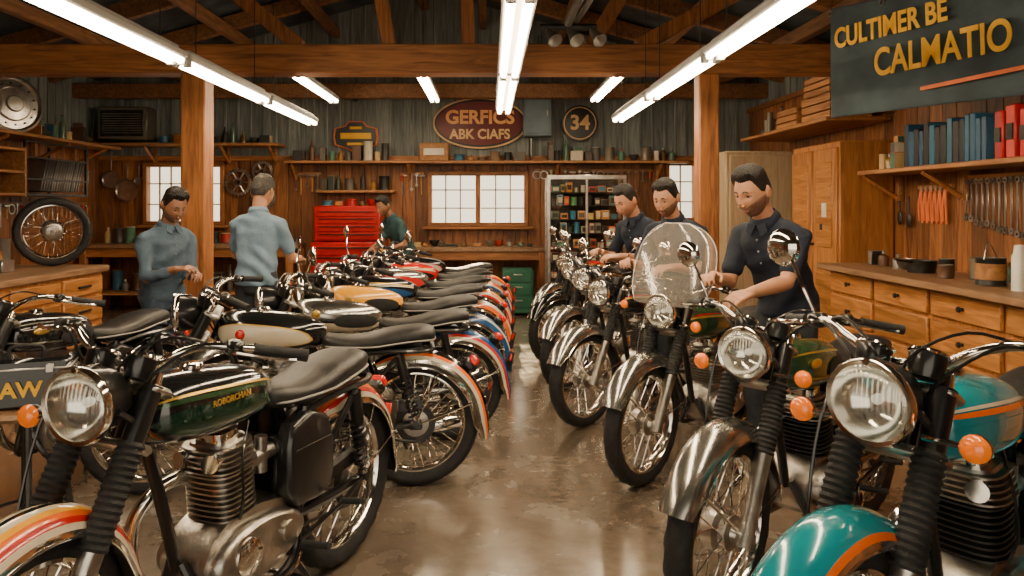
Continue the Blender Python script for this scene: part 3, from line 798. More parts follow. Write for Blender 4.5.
def head(Hm,e,skin,hair,beard,quiff=1.):
    def shell(fn,name,mat,R=48,S=60):
        mb=MB(); rows=[]
        for i in range(R+1):
            t=pi*i/R; rows.append([Hm@fn(V((math.sin(t)*math.cos(2*pi*k/S),math.sin(t)*math.sin(2*pi*k/S),math.cos(t)))) for k in range(S)])
        mb.grid(rows,mat,cv=True); return mb.obj(name,e,sharp=180)
    shell(headpt,'head',skin)
    def hf(d):
        x,y,z=d; ax=abs(x)
        az=math.atan2(ax,y)
        if az<.75: line=.60-.02*math.cos(az*4)
        elif az<1.45: line=.60-.62*sstep((az-.75)/.62)
        elif az<1.75: line=-.02+.04*math.sin((az-1.45)*5)
        else: line=-.02-.45*sstep((az-1.75)/.7)
        line+=.018*math.sin(x*37+y*23)
        m=(z-line)/.16
        n=math.sin(x*47+math.sin(z*23)*2.3)*math.sin(y*43+x*13+z*7)+.6*math.sin(x*83+y*71+z*31)
        top=sstep((z-.30)/.45)
        k=-.004+sstep(m)*(.0085+.012*top+.012*quiff*top*sstep((y+.1)/.5))+.0026*n*sstep(m*1.3)*(.35+.65*top)
        return headpt(d)+V((d.x,d.y*.9,d.z+.15*top))*k
    shell(hf,'hair',hair,84,100)
    if beard:
        def bf(d):
            x,y,z=d; ax=abs(x)
            jaw=sstep((-.42-z+.42*ax)/.14)*sstep((y+.05)/.2)*sstep((.12-z)/.1)
            mst=gs(x,z,0,-.44,.26,.05)
            mouth=gs(x,z,0,-.555,.19,.045)
            k=max(jaw,mst)-1.2*mouth
            return headpt(d)+d*(-.0022+.0040*max(0,k))
        shell(bf,'beard','stubble',84,100)
    mb=MB(); mb.M=Hm
    for s in(1,-1):
        dd=V((.36*s,.9,.06)).normalized(); p=headpt(dd)
        mb.ell(p-V((0,.007,0)),(.0145,.012,.010),'eye',14,10)
        mb.ell(p+V((0,.0025,-.002)),(.0065,.004,.0065),'pupil',10,8)
        mb.ell(p+V((0,-.001,.0065)),(.0175,.0115,.0055),skin,14,8)
        mb.tube([p+V((.015*t,.0095-.005*abs(t),.0035-.002*abs(t))) for t in(-1,-.5,0,.5,1)],.0013,'hair',5)
        mb.tube([headpt(V((s*a,.88,b)).normalized())+V((0,.0012,0)) for a,b in((.16,.235),(.26,.262),(.38,.275),(.54,.235))],[.0028,.0038,.0034,.0014],'hair',6)
        mb.ell((s*.078,-.010,-.004),(.008,.018,.031),skin,12,10,Matrix.Rotation(s*.3,3,'Z'))
        mb.ell((s*.083,-.006,-.002),(.006,.010,.020),skin,10,8,Matrix.Rotation(s*.3,3,'Z'))
        mb.ell((s*.011,.113,-.034),(.008,.009,.007),skin,10,8)
    pm=headpt(V((0,.83,-.55)).normalized())
    mb.ell(pm+V((0,-.002,.003)),(.022,.006,.0042),'lips',14,6); mb.ell(pm+V((0,-.002,-.005)),(.018,.006,.0048),'lips',14,6)
    mb.obj('face_features',e)
def ik(a,t,l1,l2,pole):
    a=V(a);t=V(t);d=t-a;L=min(d.length,(l1+l2)*.995);dn=d.normalized();t=a+dn*L
    x=(l1*l1-l2*l2+L*L)/(2*L);h=math.sqrt(max(0,l1*l1-x*x))
    p=V(pole);p=(p-dn*p.dot(dn)).normalized()
    return a+dn*x+p*h,t
def hand(mb,w,d,n,s,curl):
    d=d.normalized(); n=(n-d*n.dot(d)).normalized(); s=(s-d*s.dot(d)-n*s.dot(n)).normalized()
    offs=[-.031,-.0105,.0105,.031]; lens=[.060,.076,.084,.076]
    for o,L in zip(offs,lens):
        base=w+d*(.088-(.006 if abs(o)>.03 else 0))+s*o
        mb.capsule(w+d*.006+s*o*.55,base,.0145,.0115)
        a=.25+curl*.2; p=base
        for f,r0,r1 in((.45,.0098,.009),(.31,.009,.0082),(.24,.0082,.007)):
            dr=d*math.cos(a)+n*math.sin(a); q=p+dr*L*f; mb.capsule(p,q,r0,r1); p=q; a+=curl*.75
    p=w+d*.022+s*.024; q=p+(d*.55+s*.62+n*.35).normalized()*.045; mb.capsule(p,q,.014,.012)
    r=q+(d*.8+s*.1+n*.5).normalized()*.032; mb.capsule(q,r,.0115,.010)
    r2=r+(d*.85-s*.1+n*.55).normalized()*.024; mb.capsule(r,r2,.010,.0078)
def person(name,loc,facing,lean,headpitch,headyaw,RH,LH,shirt,pants,skin='skin',hairm='hair',beard=False,scale=1.,longsleeve=False,crouch=0.,twist=0.,quiff=1.):
    f=V((facing[0],facing[1],0)).normalized(); yaw=math.atan2(-f.x,f.y)
    e=empty(name,(loc[0],loc[1],0)); e.rotation_euler=(0,0,yaw); e.scale=(scale,)*3
    W=Matrix.Translation((loc[0],loc[1],0))@Matrix.Rotation(yaw,4,'Z')@Matrix.Diagonal((scale,scale,scale,1)); Wi=W.inverted()
    pz=.93-crouch; pel=V((0,0,pz)); T=Matrix.Translation(pel)@Matrix.Rotation(-lean,4,'X')@Matrix.Rotation(twist,4,'Z')
    mb=MB(); rows=[]
    S=[(-.10,.160,.120,0),(-.06,.165,.122,0),(0,.160,.116,0),(.10,.154,.110,0),(.2,.160,.112,.005),(.3,.172,.120,.008),(.36,.174,.112,.004),(.41,.150,.094,-.006),(.45,.108,.076,-.010),(.482,.070,.064,-.006),(.50,.060,.058,-.004)]
    for h,w,dp,oy in S:
        c=Matrix.Translation(pel)@Matrix.Rotation(-lean*max(0,min(1,(h+.12)/.25)),4,'X')@Matrix.Rotation(twist,4,'Z') if h<.13 else T
        rows.append([c@V((w*math.copysign(abs(math.cos(a))**.85,math.cos(a)),oy+dp*math.copysign(abs(math.sin(a))**.85,math.sin(a)),h)) for a in [2*pi*k/28 for k in range(28)]])
    mb.grid(rows,'x',cv=True,caps=True)
    sk=MB(); arms=[]
    for s,t in((1,RH),(-1,LH)):
        sh=T@V((s*.178,0,.375)); tgt=Wi@V(t)
        el,wr=ik(sh,tgt,.285,.255,T.to_3x3()@V((s*.35,-.5,-1.0)))
        mb.capsule(T@V((s*.06,-.008,.415)),sh,.058,.056)
        cut=el if longsleeve else sh.lerp(el,.70)
        mb.capsule(sh,cut,.056,.055 if not longsleeve else .047)
        if longsleeve: mb.capsule(el,el.lerp(wr,.74),.048,.039)
        arms.append((s,sh,el,wr))
    Ti=T.inverted()
    def folds(co):
        q=Ti@co
        w=sstep((.36-q.z)/.3)
        k=.0062*w*math.sin(q.z*46+math.sin(q.x*13+q.y*9)*2.2+q.x*14)
        k+=.0042*math.sin(q.x*34+q.z*26+math.sin(q.z*17+q.y*11)*1.8)*(1-w*.4)
        k+=.0022*math.sin(q.y*60+q.z*50+q.x*18)
        return k
    realize(mb,'shirt',shirt,.010,4,e,.016,folds)
    cl=MB(); n=24
    def cring(r,zf): return [T@V((r*math.cos(a),-.002+r*.96*math.sin(a),zf(a))) for a in[2*pi*k/n for k in range(n)]]
    fr=lambda a:max(0,math.sin(a))
    cl.grid([cring(.060,lambda a:.478-.02*fr(a)),cring(.064,lambda a:.512-.030*fr(a)),cring(.070,lambda a:.510-.032*fr(a)),cring(.084,lambda a:.478-.03*fr(a)),cring(.080,lambda a:.470-.03*fr(a))],'x',cv=True)
    for s in(1,-1):
        a=[T@V(p) for p in((s*.004,.072,.476),(s*.052,.062,.482),(s*.066,.086,.444),(s*.030,.100,.424))]
        b=[p+T.to_3x3()@V((0,.006,.003)) for p in a]; cl.grid([a,b],'x',cv=True,caps=True)
    o=cl.obj('shirt_collar',e,sharp=60); o.data.materials.clear(); o.data.materials.append(MAT[shirt])
    bt=MB()
    for zb_,yb_ in ((.405,.106),(.345,.122),(.28,.129)): bt.ell(T@V((0,yb_,zb_)),(.006,.004,.006),'button',10,6)
    bt.obj('shirt_buttons',e)
    nb=T@V((0,-.005,.44)); HR=Matrix.Rotation(-lean*.5,4,'X')@Matrix.Rotation(headyaw,4,'Z')@Matrix.Rotation(-headpitch,4,'X')
    hc=T@V((0,.005,.555))+HR.to_3x3()@V((0,.025,.090))
    sk.capsule(nb,hc-HR.to_3x3()@V((0,.02,.05)),.058,.056)
    realize(sk,'neck',skin,.008,4,e)
    head(Matrix.Translation(hc)@HR@Matrix.Scale(1.07,4),e,skin,hairm,beard,quiff)
    for (s,sh,el,wr) in arms:
        am=MB()
        am.capsule(sh.lerp(el,.35),el,.044,.037)
        am.capsule(el,el.lerp(wr,.3),.038,.040); am.capsule(el.lerp(wr,.3),wr,.040,.026)
        d=(wr-el).normalized(); n=V((-s*.35,.1,-1)); sd=V((-s,0.2,-.1))
        hand(am,wr,(d+V((-s*.1,.1,-.1))).normalized(),n,sd,.75)
        realize(am,'right_arm' if s>0 else 'left_arm',skin,.0048,3,e)
    lg=MB(); shoe=MB()
    R0=Matrix.Translation(pel)
    rows=[[R0@V((w*math.cos(a),dp*math.sin(a),h)) for a in[2*pi*k/24 for k in range(24)]] for h,w,dp in[(-.16,.12,.09),(-.08,.150,.106),(.0,.140,.098),(.06,.130,.088)]]
    lg.grid(rows,'x',cv=True,caps=True)
    for s in(1,-1):
        hip=pel+V((s*.085,0,-.04)); fy=.10 if s>0 else -.08
        ank=V((s*.11,fy,.08)); kn,_=ik(hip,ank,.42,.42,V((s*.1,1,0)))
        lg.capsule(hip,kn,.088,.063); lg.capsule(kn,kn.lerp(ank,.35),.062,.062); lg.capsule(kn.lerp(ank,.35),ank+V((0,0,.01)),.062,.05)
        secs=[(-.075,.045,.03,.03),(-.05,.05,.037,.045),(0,.052,.04,.052),(.06,.042,.042,.038),(.13,.035,.047,.03),(.18,.03,.042,.026),(.205,.026,.025,.02)]
        rws=[[V((ank.x+w*math.cos(a),fy+y,max(0.,zc+hh*math.sin(a)-.005))) for a in[2*pi*k/16 for k in range(16)]] for y,zc,w,hh in secs]
        shoe.grid(rws,'shoe',cv=True,caps=True)
    realize(lg,'trousers',pants,.013,5,e,.02); shoe.obj('shoes',e)
    return e
p1=person('man_in_blue_work_shirt',(-2.37,5.35),(.80,-.55),.16,.42,-.1,(-2.15,5.06,1.06),(-2.07,5.20,1.02),'shirt_blue','jeans','skin_dark','hair',True,.97,True)
person('man_in_light_blue_shirt',(-1.88,5.95),(.12,1.),.10,.2,-.1,(-1.62,6.3,1.05),(-2.05,6.4,1.1),'shirt_light','trousers','skin','hair_grey',False,1.03,False,quiff=.2)
person('man_in_dark_teal_shirt',(-1.12,9.75),(-.75,-.6),.5,.15,.2,(-1.5,9.4,.95),(-1.3,9.3,.95),'shirt_teal','trousers','skin_dark','hair',False,1.,False)
person('man_in_navy_polo_shirt',(1.70,4.22),(-.82,-.57),.46,.16,0,(1.20,3.98,1.12),(1.30,3.70,1.06),'shirt_navy','trousers','skin','hair',True,1.05,False)
person('man_in_navy_shirt',(1.46,5.52),(-.65,-.76),.44,.16,0,(.98,5.25,1.10),(1.22,4.98,1.08),'shirt_navy','trousers','skin','hair',True,1.03,False,quiff=.6)
person('man_in_charcoal_shirt',(1.42,6.50),(-.80,-.60),.46,.25,0,(.95,6.4,1.1),(1.05,6.05,1.08),'shirt_navy','jeans','skin','hair',False,1.03,False,quiff=.3)

# ------------------------------------------------------------------ furniture, walls content
def can(mb,x,y,z,r,h,mat='clutter'): mb.lathe([(0,0),(r,0),(r*1.04,.006),(r,.012),(r,h-.012),(r*1.04,h-.006),(r,h),(r*.9,h),(r*.9,h-.006),(0,h-.006)],mat,14,(x,y,z))
def bottle(mb,x,y,z,r,h,mat='bottle_glass'): mb.lathe([(0,0),(r,0),(r,h*.55),(r*.9,h*.65),(r*.35,h*.78),(r*.33,h*.95),(r*.4,h*.96),(r*.4,h),(0,h)],mat,12,(x,y,z))
def items(name,p0,p1,depth,n,hmax=.26,mats=('clutter','clutter_dark'),gap=.0):
    mb=MB(); p0=V(p0);p1=V(p1);L=(p1-p0).length;d=(p1-p0)/L;u=0;ang=math.atan2(d.y,d.x);s=V((-d.y,d.x,0))
    while u<L-.1:
        k=random.random(); w=random.uniform(.07,.2)
        if u+w>L: break
        c=p0+d*(u+w/2)+s*random.uniform(-.2,.2)*depth; h=random.uniform(.4,1)*hmax; mt=random.choice(mats)
        if k<.3: can(mb,c.x,c.y,c.z,min(w,.15)/2,h*.8,mt)
        elif k<.55: bottle(mb,c.x,c.y,c.z,min(.045,w/2.2),h,random.choice(['bottle_glass',mt]))
        elif k<.9:
            hh=h*.75; mb.box(c+V((0,0,hh/2)),(w*.95,depth*.7,hh),mt,.006,Matrix.Rotation(ang+random.uniform(-.1,.1),3,'Z'))
            if random.random()<.4: mb.box(c+V((0,0,hh+.03)),(w*.7,depth*.5,.06),mt,.005,Matrix.Rotation(ang+.2,3,'Z'))
        else:
            mb.lathe([(0,0),(.03,0),(.07,.05),(.075,.09),(.068,.09),(.06,.05),(0,.02)],mt,16,c)
        u+=w+random.uniform(.0,.04)+gap
    return mb.obj(name)
def shelf(name,x0,x1,y0,y1,z,mat='w_shelf',brk=None):
    mb=MB(); mb.box(((x0+x1)/2,(y0+y1)/2,z-.02),(x1-x0,y1-y0,.04),mat,.006)
    if brk:
        for b in brk:
            if mat=='w_shelf':
                mb.box((b,y1-.03,z-.16),(.05,.05,.24),mat,.004); mb.tube([(b,y1-.04,z-.26),(b,y0+.04,z-.05)],.022,'w_post',4)
            else:
                xx=x1 if x1>0 else x0; sg=1 if x1>0 else -1; xo=x0 if x1>0 else x1
                mb.box((xx-sg*.03,b,z-.16),(.05,.05,.24),mat,.004); mb.tube([(xx-sg*.04,b,z-.26),(xo+sg*.04,b,z-.05)],.022,'w_post',4)
    return mb.obj(name)
def hangtools(name,M,L,z,n,mat='hanging_metal'):
    mb=MB(); mb.M=M
    mb.box((L/2,.02,z+.02),(L,.02,.04),'w_shelf',.003)
    for i in range(n):
        u=L*(i+.5)/n; k=random.random(); h=random.uniform(.14,.30)
        mb.cyl((u,.0,z),(u,.05,z),.004,'steel',5)
        if k<.4:
            mb.box((u,.045,z-h/2),(.016,.008,h),mat,.003)
            for zz in (z,z-h): mb.lathe([(.010,-.006),(.022,-.006),(.022,.006),(.010,.006)],mat,10,(u,.045,zz),(0,1,0),closed=True)
        elif k<.65:
            mb.cyl((u,.05,z-h),(u,.05,z-.03),.012,'w_crate',8); mb.box((u,.05,z-.01),(.10,.028,.03),mat,.006)
        elif k<.85:
            mb.cyl((u,.05,z-.10),(u,.05,z),.015,'red_items',8); mb.cyl((u,.05,z-h),(u,.05,z-.10),.005,mat,6)
        else:
            mb.lathe([(.05,-.004),(.065,-.004),(.065,.004),(.05,.004)],mat,20,(u,.045,z-.05),(0,1,0),closed=True)
    return mb.obj(name)
shelf('wooden_shelf',-3.0,2.9,YB-.34,YB-.02,2.15,brk=[-2.9,-1.2,1.0,2.5])
items('shelf_cans_and_bottles',(-2.9,YB-.18,2.15),(-1.35,YB-.18,2.15),.2,10,.38)
items('shelf_cans_and_bottles',(-.55,YB-.18,2.15),(.6,YB-.18,2.15),.2,10,.18)
items('shelf_cans_and_bottles',(.85,YB-.18,2.15),(2.8,YB-.18,2.15),.2,10,.36,('clutter','clutter_dark'))
mb=MB(); mb.box((-.82,YB-.18,2.28),(.42,.24,.26),'w_crate',.01); mb.box((-.82,YB-.31,2.28),(.30,.012,.10),'paper',.002); mb.obj('cardboard_box')
shelf('wooden_shelf',-5.8,-3.05,YB-.44,YB-.02,2.4,brk=[-5.0,-3.9,-3.2])
items('shelf_boxes',(-4.85,YB-.2,2.4),(-3.1,YB-.2,2.4),.24,12,.34,('clutter_dark','clutter'))
shelf('wooden_shelf',-5.82,-5.3,7.6,YB-.46,2.33,'w_shelf_y',brk=[8.2,9.4,10.3])
BW=lambda x:Matrix.Translation((x,YB-.0,0))@Matrix.Diagonal((1,-1,1,1))
hangtools('hanging_hand_tools',BW(-2.95),.42,1.95,5); hangtools('hanging_hand_tools',BW(-1.35),.36,1.95,5)
hangtools('hanging_hand_tools',BW(.65),1.9,2.0,18)
LW=lambda y:Matrix.Translation((XL+.0,y,0))@Matrix(((0,1,0,0),(1,0,0,0),(0,0,1,0),(0,0,0,1)))
hangtools('hanging_hand_tools',LW(8.4),2.3,1.50,22); hangtools('hanging_hand_tools',LW(9.75),1.0,1.98,8)
mb=MB(); mb.box((-5.30,YB-.28,2.68),(.72,.34,.48),'clutter_dark',.02); mb.box((-5.30,YB-.455,2.68),(.62,.015,.38),'iron',.01)
for i in range(9): mb.box((-5.30,YB-.468,2.54+i*.034),(.56,.01,.014),'steel')
mb.obj('vintage_radio')
for (y,r) in ((7.92,.30),(8.6,.34)):
    mb=MB(); ax=V((1,-.55,.12)).normalized(); c=V((-5.55,y,2.335+r*1.0))
    mb.lathe([(r,-.03),(r,.02),(r*.92,.03),(r*.85,.0),(r*.6,.01),(r*.55,.03),(r*.3,.04),(r*.25,.06),(0,.065)],'steel',40,c,ax)
    for a in range(14):
        A=Matrix.Translation(c)@axis_rot(ax); mb.box(A@V((r*.72*math.cos(a*2*pi/14),r*.72*math.sin(a*2*pi/14),.015)),(.02,.02,.02),'iron',.004)
    mb.obj('car_hubcap')
items('shelf_parts',(-5.55,9.05,2.33),(-5.55,10.3,2.33),.26,6,.38,('clutter_dark','clutter'))
mb=MB()
mb.box((-5.5,9.0,1.62),(.5,1.3,.03),'iron',.004)
for y in (8.37,9.63):
    for x in (-5.26,-5.74): mb.box((x,y,1.93),(.03,.03,.64),'iron')
for z in (1.8,2.05,2.23):
    mb.box((-5.26,9.0,z),(.02,1.28,.02),'iron')
for i in range(16): mb.box((-5.48,8.75+i*.052,1.86),(.42,.012,.42),'hanging_metal',.003,Matrix.Rotation(-.35,3,'X'))
mb.obj('magazine_rack')
mb=MB()
for k in range(3): mb.box((-5.5,8.1,1.62+.25*k),(.55,.5,.03),'w_shelf_y',.004)
for y in (7.87,8.33): mb.box((-5.5,y,1.87),(.55,.03,.56),'w_shelf_y',.004)
mb.obj('wooden_cubby_shelf')
items('cubby_jars',(-5.45,7.92,1.64),(-5.45,8.3,1.64),.2,3,.18)
mb=MB()
for (x,z,r) in ((-5.42,1.72,.17),(-5.66,1.88,.13),(-5.25,1.86,.06)):
    mb.lathe([(0,0),(r*.92,0),(r,.04),(r*.96,.04),(r*.88,.01),(0,.01)],'steel',28,(x,YB-.04,z),(0,-1,0)); mb.box((x,YB-.05,z+r+.11),(.022,.012,.24),'steel',.004)
mb.obj('hanging_pans')
def sprocket(name,x,y,z,r,n=24):
    mb=MB(); 
    for (ri,ro,t) in((r*.84,r,.02),(r*.2,r*.34,.04)): mb.lathe([(ri,-t),(ro,-t),(ro,t),(ri,t)],'alloy',36,(x,y,z),(0,-1,0),closed=True)
    for a in range(6):
        t=a*pi/3; mb.tube([(x+.3*r*math.cos(t),y,z+.3*r*math.sin(t)),(x+.86*r*math.cos(t),y,z+.86*r*math.sin(t))],.015,'alloy',6)
    for a in range(n):
        t=2*pi*a/n; mb.box((x+r*1.02*math.cos(t),y,z+r*1.02*math.sin(t)),(.03,.02,.03),'alloy',.004,Matrix.Rotation(-t,3,'Y'))
    mb.obj(name)
sprocket('hanging_sprocket',-3.76,YB-.06,1.84,.19); sprocket('hanging_sprocket',-3.38,YB-.06,1.62,.17); sprocket('hanging_sprocket',-3.4,YB-.06,2.0,.14)
def bench(name,x0,x1,y0,y1,z,mat='w_counter'):
    mb=MB(); mb.box(((x0+x1)/2,(y0+y1)/2,z-.03),(x1-x0,y1-y0,.06),mat,.01)
    for x in(x0+.06,x1-.06):
        for y in(y0+.06,y1-.06): mb.box((x,y,(z-.06)/2),(.09,.09,z-.06),'w_post',.008)
    mb.box(((x0+x1)/2,y0+.05,z-.12),(x1-x0-.1,.03,.12),'w_beam',.005); mb.box(((x0+x1)/2,(y0+y1)/2,.25),(x1-x0-.1,y1-y0-.1,.03),'w_shelf',.005)
    return mb.obj(name)
bench('workbench',-1.25,.8,YB-.7,YB-.06,.90); items('small_bench_parts',(-1.1,YB-.35,.902),(.7,YB-.35,.902),.2,8,.12,('clutter_dark','clutter'))
bench('workbench',-5.75,-2.75,YB-.8,YB-.06,.95); items('bench_parts',(-5.6,YB-.4,.952),(-2.85,YB-.4,.952),.25,8,.30,('clutter_dark','clutter','paper')); 
items('under_bench_boxes',(-5.5,YB-.4,.267),(-3.0,YB-.4,.267),.4,8,.40,('clutter_dark','clutter','w_crate'))
mb=MB(); X0,X1=-2.52,-1.52; yf=YB-.75
mb.box(((X0+X1)/2,YB-.45,.55),(X1-X0,.55,.86),'tool_red',.015); mb.box(((X0+X1)/2,YB-.43,1.24),(X1-X0-.06,.48,.50),'tool_red',.015)
for z in (.25,.42,.58,.72,.86): mb.box(((X0+X1)/2,YB-.735,z),(X1-X0-.08,.02,.13),'tool_red',.006); mb.box(((X0+X1)/2,YB-.755,z+.04),(X1-X0-.16,.02,.018),'iron',.004)
for z in (1.06,1.17,1.28,1.38): mb.box(((X0+X1)/2,YB-.675,z),(X1-X0-.14,.02,.085),'tool_red',.006); mb.box(((X0+X1)/2,YB-.692,z+.025),(X1-X0-.22,.018,.014),'iron',.004)
for x in(X0+.1,X1-.1):
    for y in (YB-.65,YB-.25): mb.cyl((x-.02,y,.06),(x+.02,y,.06),.06,'rubber',14)
mb.obj('red_tool_chest'); 
items('tool_chest_clutter',(X0+.08,YB-.43,1.492),(X1-.06,YB-.43,1.492),.22,6,.14,('red_items','clutter'))
shelf('wooden_shelf',-2.55,-1.4,YB-.28,YB-.02,1.72); items('shelf_jars',(-2.5,YB-.15,1.72),(-1.45,YB-.15,1.72),.16,6,.30,('clutter','clutter_dark'))
mb=MB(); mb.box((.38,YB-.92,.33),(.42,.36,.60),'tool_green',.015)
for z in(.18,.36,.53): mb.box((.38,YB-1.105,z),(.36,.02,.14),'tool_green',.006); mb.box((.38,YB-1.12,z+.03),(.12,.016,.018),'steel',.003)
for x in(.22,.54): mb.box((x,YB-.92,.02),(.04,.34,.04),'iron')
mb.obj('green_cabinet')
# glass fronted display rack with hanging coloured packs
mb=MB(); X0,X1,Y0,Y1=.76,1.74,9.55,9.95
for x in(X0,X1):
    for y in(Y0,Y1): mb.box((x,y,.93),(.04,.04,1.86),'steel',.004)
mb.box(((X0+X1)/2,Y1,.95),(X1-X0,.015,1.8),'iron'); mb.box(((X0+X1)/2,Y0-.0,1.86),(X1-X0+.04,.05,.06),'steel',.006); mb.box(((X0+X1)/2,Y0,.07),(X1-X0+.04,.05,.10),'steel',.006)
for z in [.12,.34,.55,.75,.94,1.13,1.31,1.49,1.66]:
    mb.box(((X0+X1)/2,(Y0+Y1)/2+.01,z),(X1-X0,Y1-Y0-.02,.010),'iron')
    x=X0+.04
    while x<X1-.09:
        w_=random.uniform(.06,.11); hh=random.uniform(.06,.14); k=random.random()
        if k<.55:
            mb.box((x+w_/2,Y0+.11,z+.006+hh/2),(w_,.16,hh),random.choice(['bright_stock','clutter','clutter_dark']),.006)
            mb.box((x+w_/2,Y0+.028,z+.006+hh/2),(w_*.7,.004,hh*.5),random.choice(['paper','bright_stock','iron']))
        else: can(mb,x+w_/2,Y0+.08,z+.006,w_*.42,hh,random.choice(['bright_stock','hanging_metal','clutter_dark']))
        x+=w_+.012
mb.box(((X0+X1)/2,Y0-.012,.96),(.03,.02,1.76),'steel',.004)
mb.box(((X0+X1)/2,Y0-.008,.96),(X1-X0-.04,.004,1.74),'window_glass')
mb.obj('parts_display_case')
# signs
e=empty('oval_wall_sign',(-.15,YB-.08,2.72))
def oval(mb,rx,rz,y0,y1,mat,c=(-.15,2.72)):
    mb.prism([(c[0]+rx*math.cos(2*pi*k/56),c[1]+rz*math.sin(2*pi*k/56)) for k in range(56)],y0,y1,mat)
def adopt(o,e): o.parent=e; o.matrix_parent_inverse=Matrix.Translation(-e.location)
mb=MB(); oval(mb,.70,.38,YB-.02,YB-.075,'sign_cream'); oval(mb,.675,.355,YB-.03,YB-.082,'sign_black'); oval(mb,.645,.325,YB-.04,YB-.088,'sign_red')
adopt(mb.obj('sign_board'),e)
def stext(p,body,x,y,z,size,mat,off=.004,sx=1.,name='lettering'):
    M=Matrix.Translation((x,y,z))@RX90
    t=text(name,body,M,size,mat,None,.006,off,sx=sx); t.parent=p; t.matrix_parent_inverse=Matrix.Translation(-p.location)
stext(e,'GERFICS',-.15,YB-.095,2.80,.275,'sign_orange',.009,1.0); stext(e,'ABK CIAFS',-.15,YB-.095,2.55,.20,'sign_cream',.006,.95)
e=empty('round_wall_sign',(1.34,YB-.08,2.72)); mb=MB(); oval(mb,.27,.27,YB-.02,YB-.07,'sign_black',(1.34,2.72)); oval(mb,.245,.245,YB-.03,YB-.076,'sign_cream',(1.34,2.72)); oval(mb,.228,.228,YB-.03,YB-.080,'sign_black',(1.34,2.72))
adopt(mb.obj('sign_board'),e)
stext(e,'34',1.34,YB-.085,2.72,.30,'sign_cream',.008)
e=empty('emblem_wall_sign',(-2.0,YB-.08,2.5)); mb=MB()
pl=[(-.32,.0),(-.30,.12),(-.16,.15),(-.1,.22),(.1,.22),(.16,.15),(.30,.12),(.32,0),(.30,-.12),(.14,-.17),(0,-.24),(-.14,-.17),(-.30,-.12)]
mb.prism([(-2.0+a*1.05,2.52+b*1.05) for a,b in pl],YB-.02,YB-.07,'banner_swoosh'); mb.prism([(-2.0+a*.97,2.52+b*.97) for a,b in pl],YB-.03,YB-.078,'sign_black')
mb.box((-2.0,YB-.08,2.53),(.46,.012,.09),'banner_text',.004); mb.box((-2.0,YB-.08,2.41),(.26,.012,.04),'banner_text',.004); mb.box((-2.0,YB-.08,2.65),(.18,.012,.04),'banner_text',.004)
adopt(mb.obj('sign_board'),e)
mb=MB(); mb.box((.70,YB-.14,2.85),(.42,.22,.68),'grey_paint',.015); mb.box((.70,YB-.255,2.85),(.36,.012,.6),'grey_paint',.006); mb.box((.84,YB-.27,2.85),(.02,.02,.08),'steel',.003)
mb.tube([(.70,YB-.12,3.18),(.70,YB-.12,4.0)],.025,'pipe_grey',10); mb.tube([(.62,YB-.08,2.5),(.62,YB-.08,2.2)],.02,'pipe_grey',8); mb.obj('electrical_panel')
mb=MB()
mb.tube(spl([(-1.9,YB-.05,3.3),(-2.0,YB-.06,3.05),(-2.1,YB-.06,3.25),(-1.7,YB-.05,3.15)],5),.015,'iron',6); mb.obj('hanging_cable')

# right side: counter
e=MB(); X0=3.12; yA,yB=2.2,7.05
e.box(((X0+XR)/2-.02,(yA+yB)/2,.925),(XR-X0-.02,yB-yA,.055),'w_counter',.01)
e.box(((X0+XR)/2+.04,(yA+yB)/2,.47),(XR-X0-.16,yB-yA-.06,.86),'w_cab',.005)
n=6; dl=(yB-yA-.1)/n
for i in range(n):
    yc=yA+.05+dl*(i+.5)
    for (z,h) in((.79,.18),(.55,.24),(.24,.33)):
        e.box((X0+.105,yc,z),(.03,dl-.05,h),'w_drawer',.008)
        e.lathe([(.012,0),(.012,.02),(.022,.028),(.018,.04),(0,.043)],'iron',12,(X0+.09,yc,z),(-1,0,0))
e.obj('workshop_counter',flat=False)
shelf('wooden_shelf',3.47,XR-.02,2.5,7.0,1.82,'w_shelf_y',brk=[3.2,4.6,6.0,6.95])
mb=MB(); y=6.35
while y>5.30:
    t=random.uniform(.055,.085); h=random.uniform(.28,.37); mb.box((3.68,y-t/2,1.82+h/2),(.26,t-.005,h),'binders',.006); y-=t
mb.obj('binders')
mb=MB()
for (yy,w,h) in((5.18,.10,.34),(5.06,.11,.37),(4.93,.1,.33)): mb.box((3.68,yy,1.82+h/2),(.24,w-.01,h),'red_items',.01); mb.lathe([(.02,0),(.02,.03),(0,.035)],'ceramic',10,(3.68,yy,1.82+h)); mb.box((3.553,yy,1.82+h*.5),(.006,w*.6,h*.3),'iron')
mb.obj('red_oil_tins')
mb=MB(); mb.box((3.66,4.70,1.96),(.3,.26,.28),'grey_paint',.015); mb.box((3.505,4.70,1.96),(.01,.2,.18),'iron',.004); mb.obj('grey_metal_case')
items('shelf_bottles_and_tins',(3.66,6.95,1.82),(3.66,6.38,1.82),.2,4,.34)
mb=MB()
for k in range(4): mb.box((3.52,4.25,1.86+k*.05),(.02,.5,.03),'w_crate',.004); mb.box((3.8,4.25,1.86+k*.05),(.02,.5,.03),'w_crate',.004)
for yy in (4.0,4.5): mb.box((3.66,yy,1.93),(.3,.02,.2),'w_crate',.004)
mb.box((3.66,4.25,1.835),(.28,.5,.02),'w_crate')
for k in range(9): 
    c=V((3.6+random.uniform(-.02,.12),4.1+.04*k,2.03)); mb.lathe([(.03,-.012),(.06,-.012),(.06,.012),(.03,.012)],'hanging_metal',14,c,(random.uniform(-1,0),random.uniform(-.6,.6),.4),closed=True)
mb.obj('crate_of_gears')
mb=MB()
mb.box((XR-.03,5.35,1.72),(.03,1.4,.05),'w_shelf_y',.004)
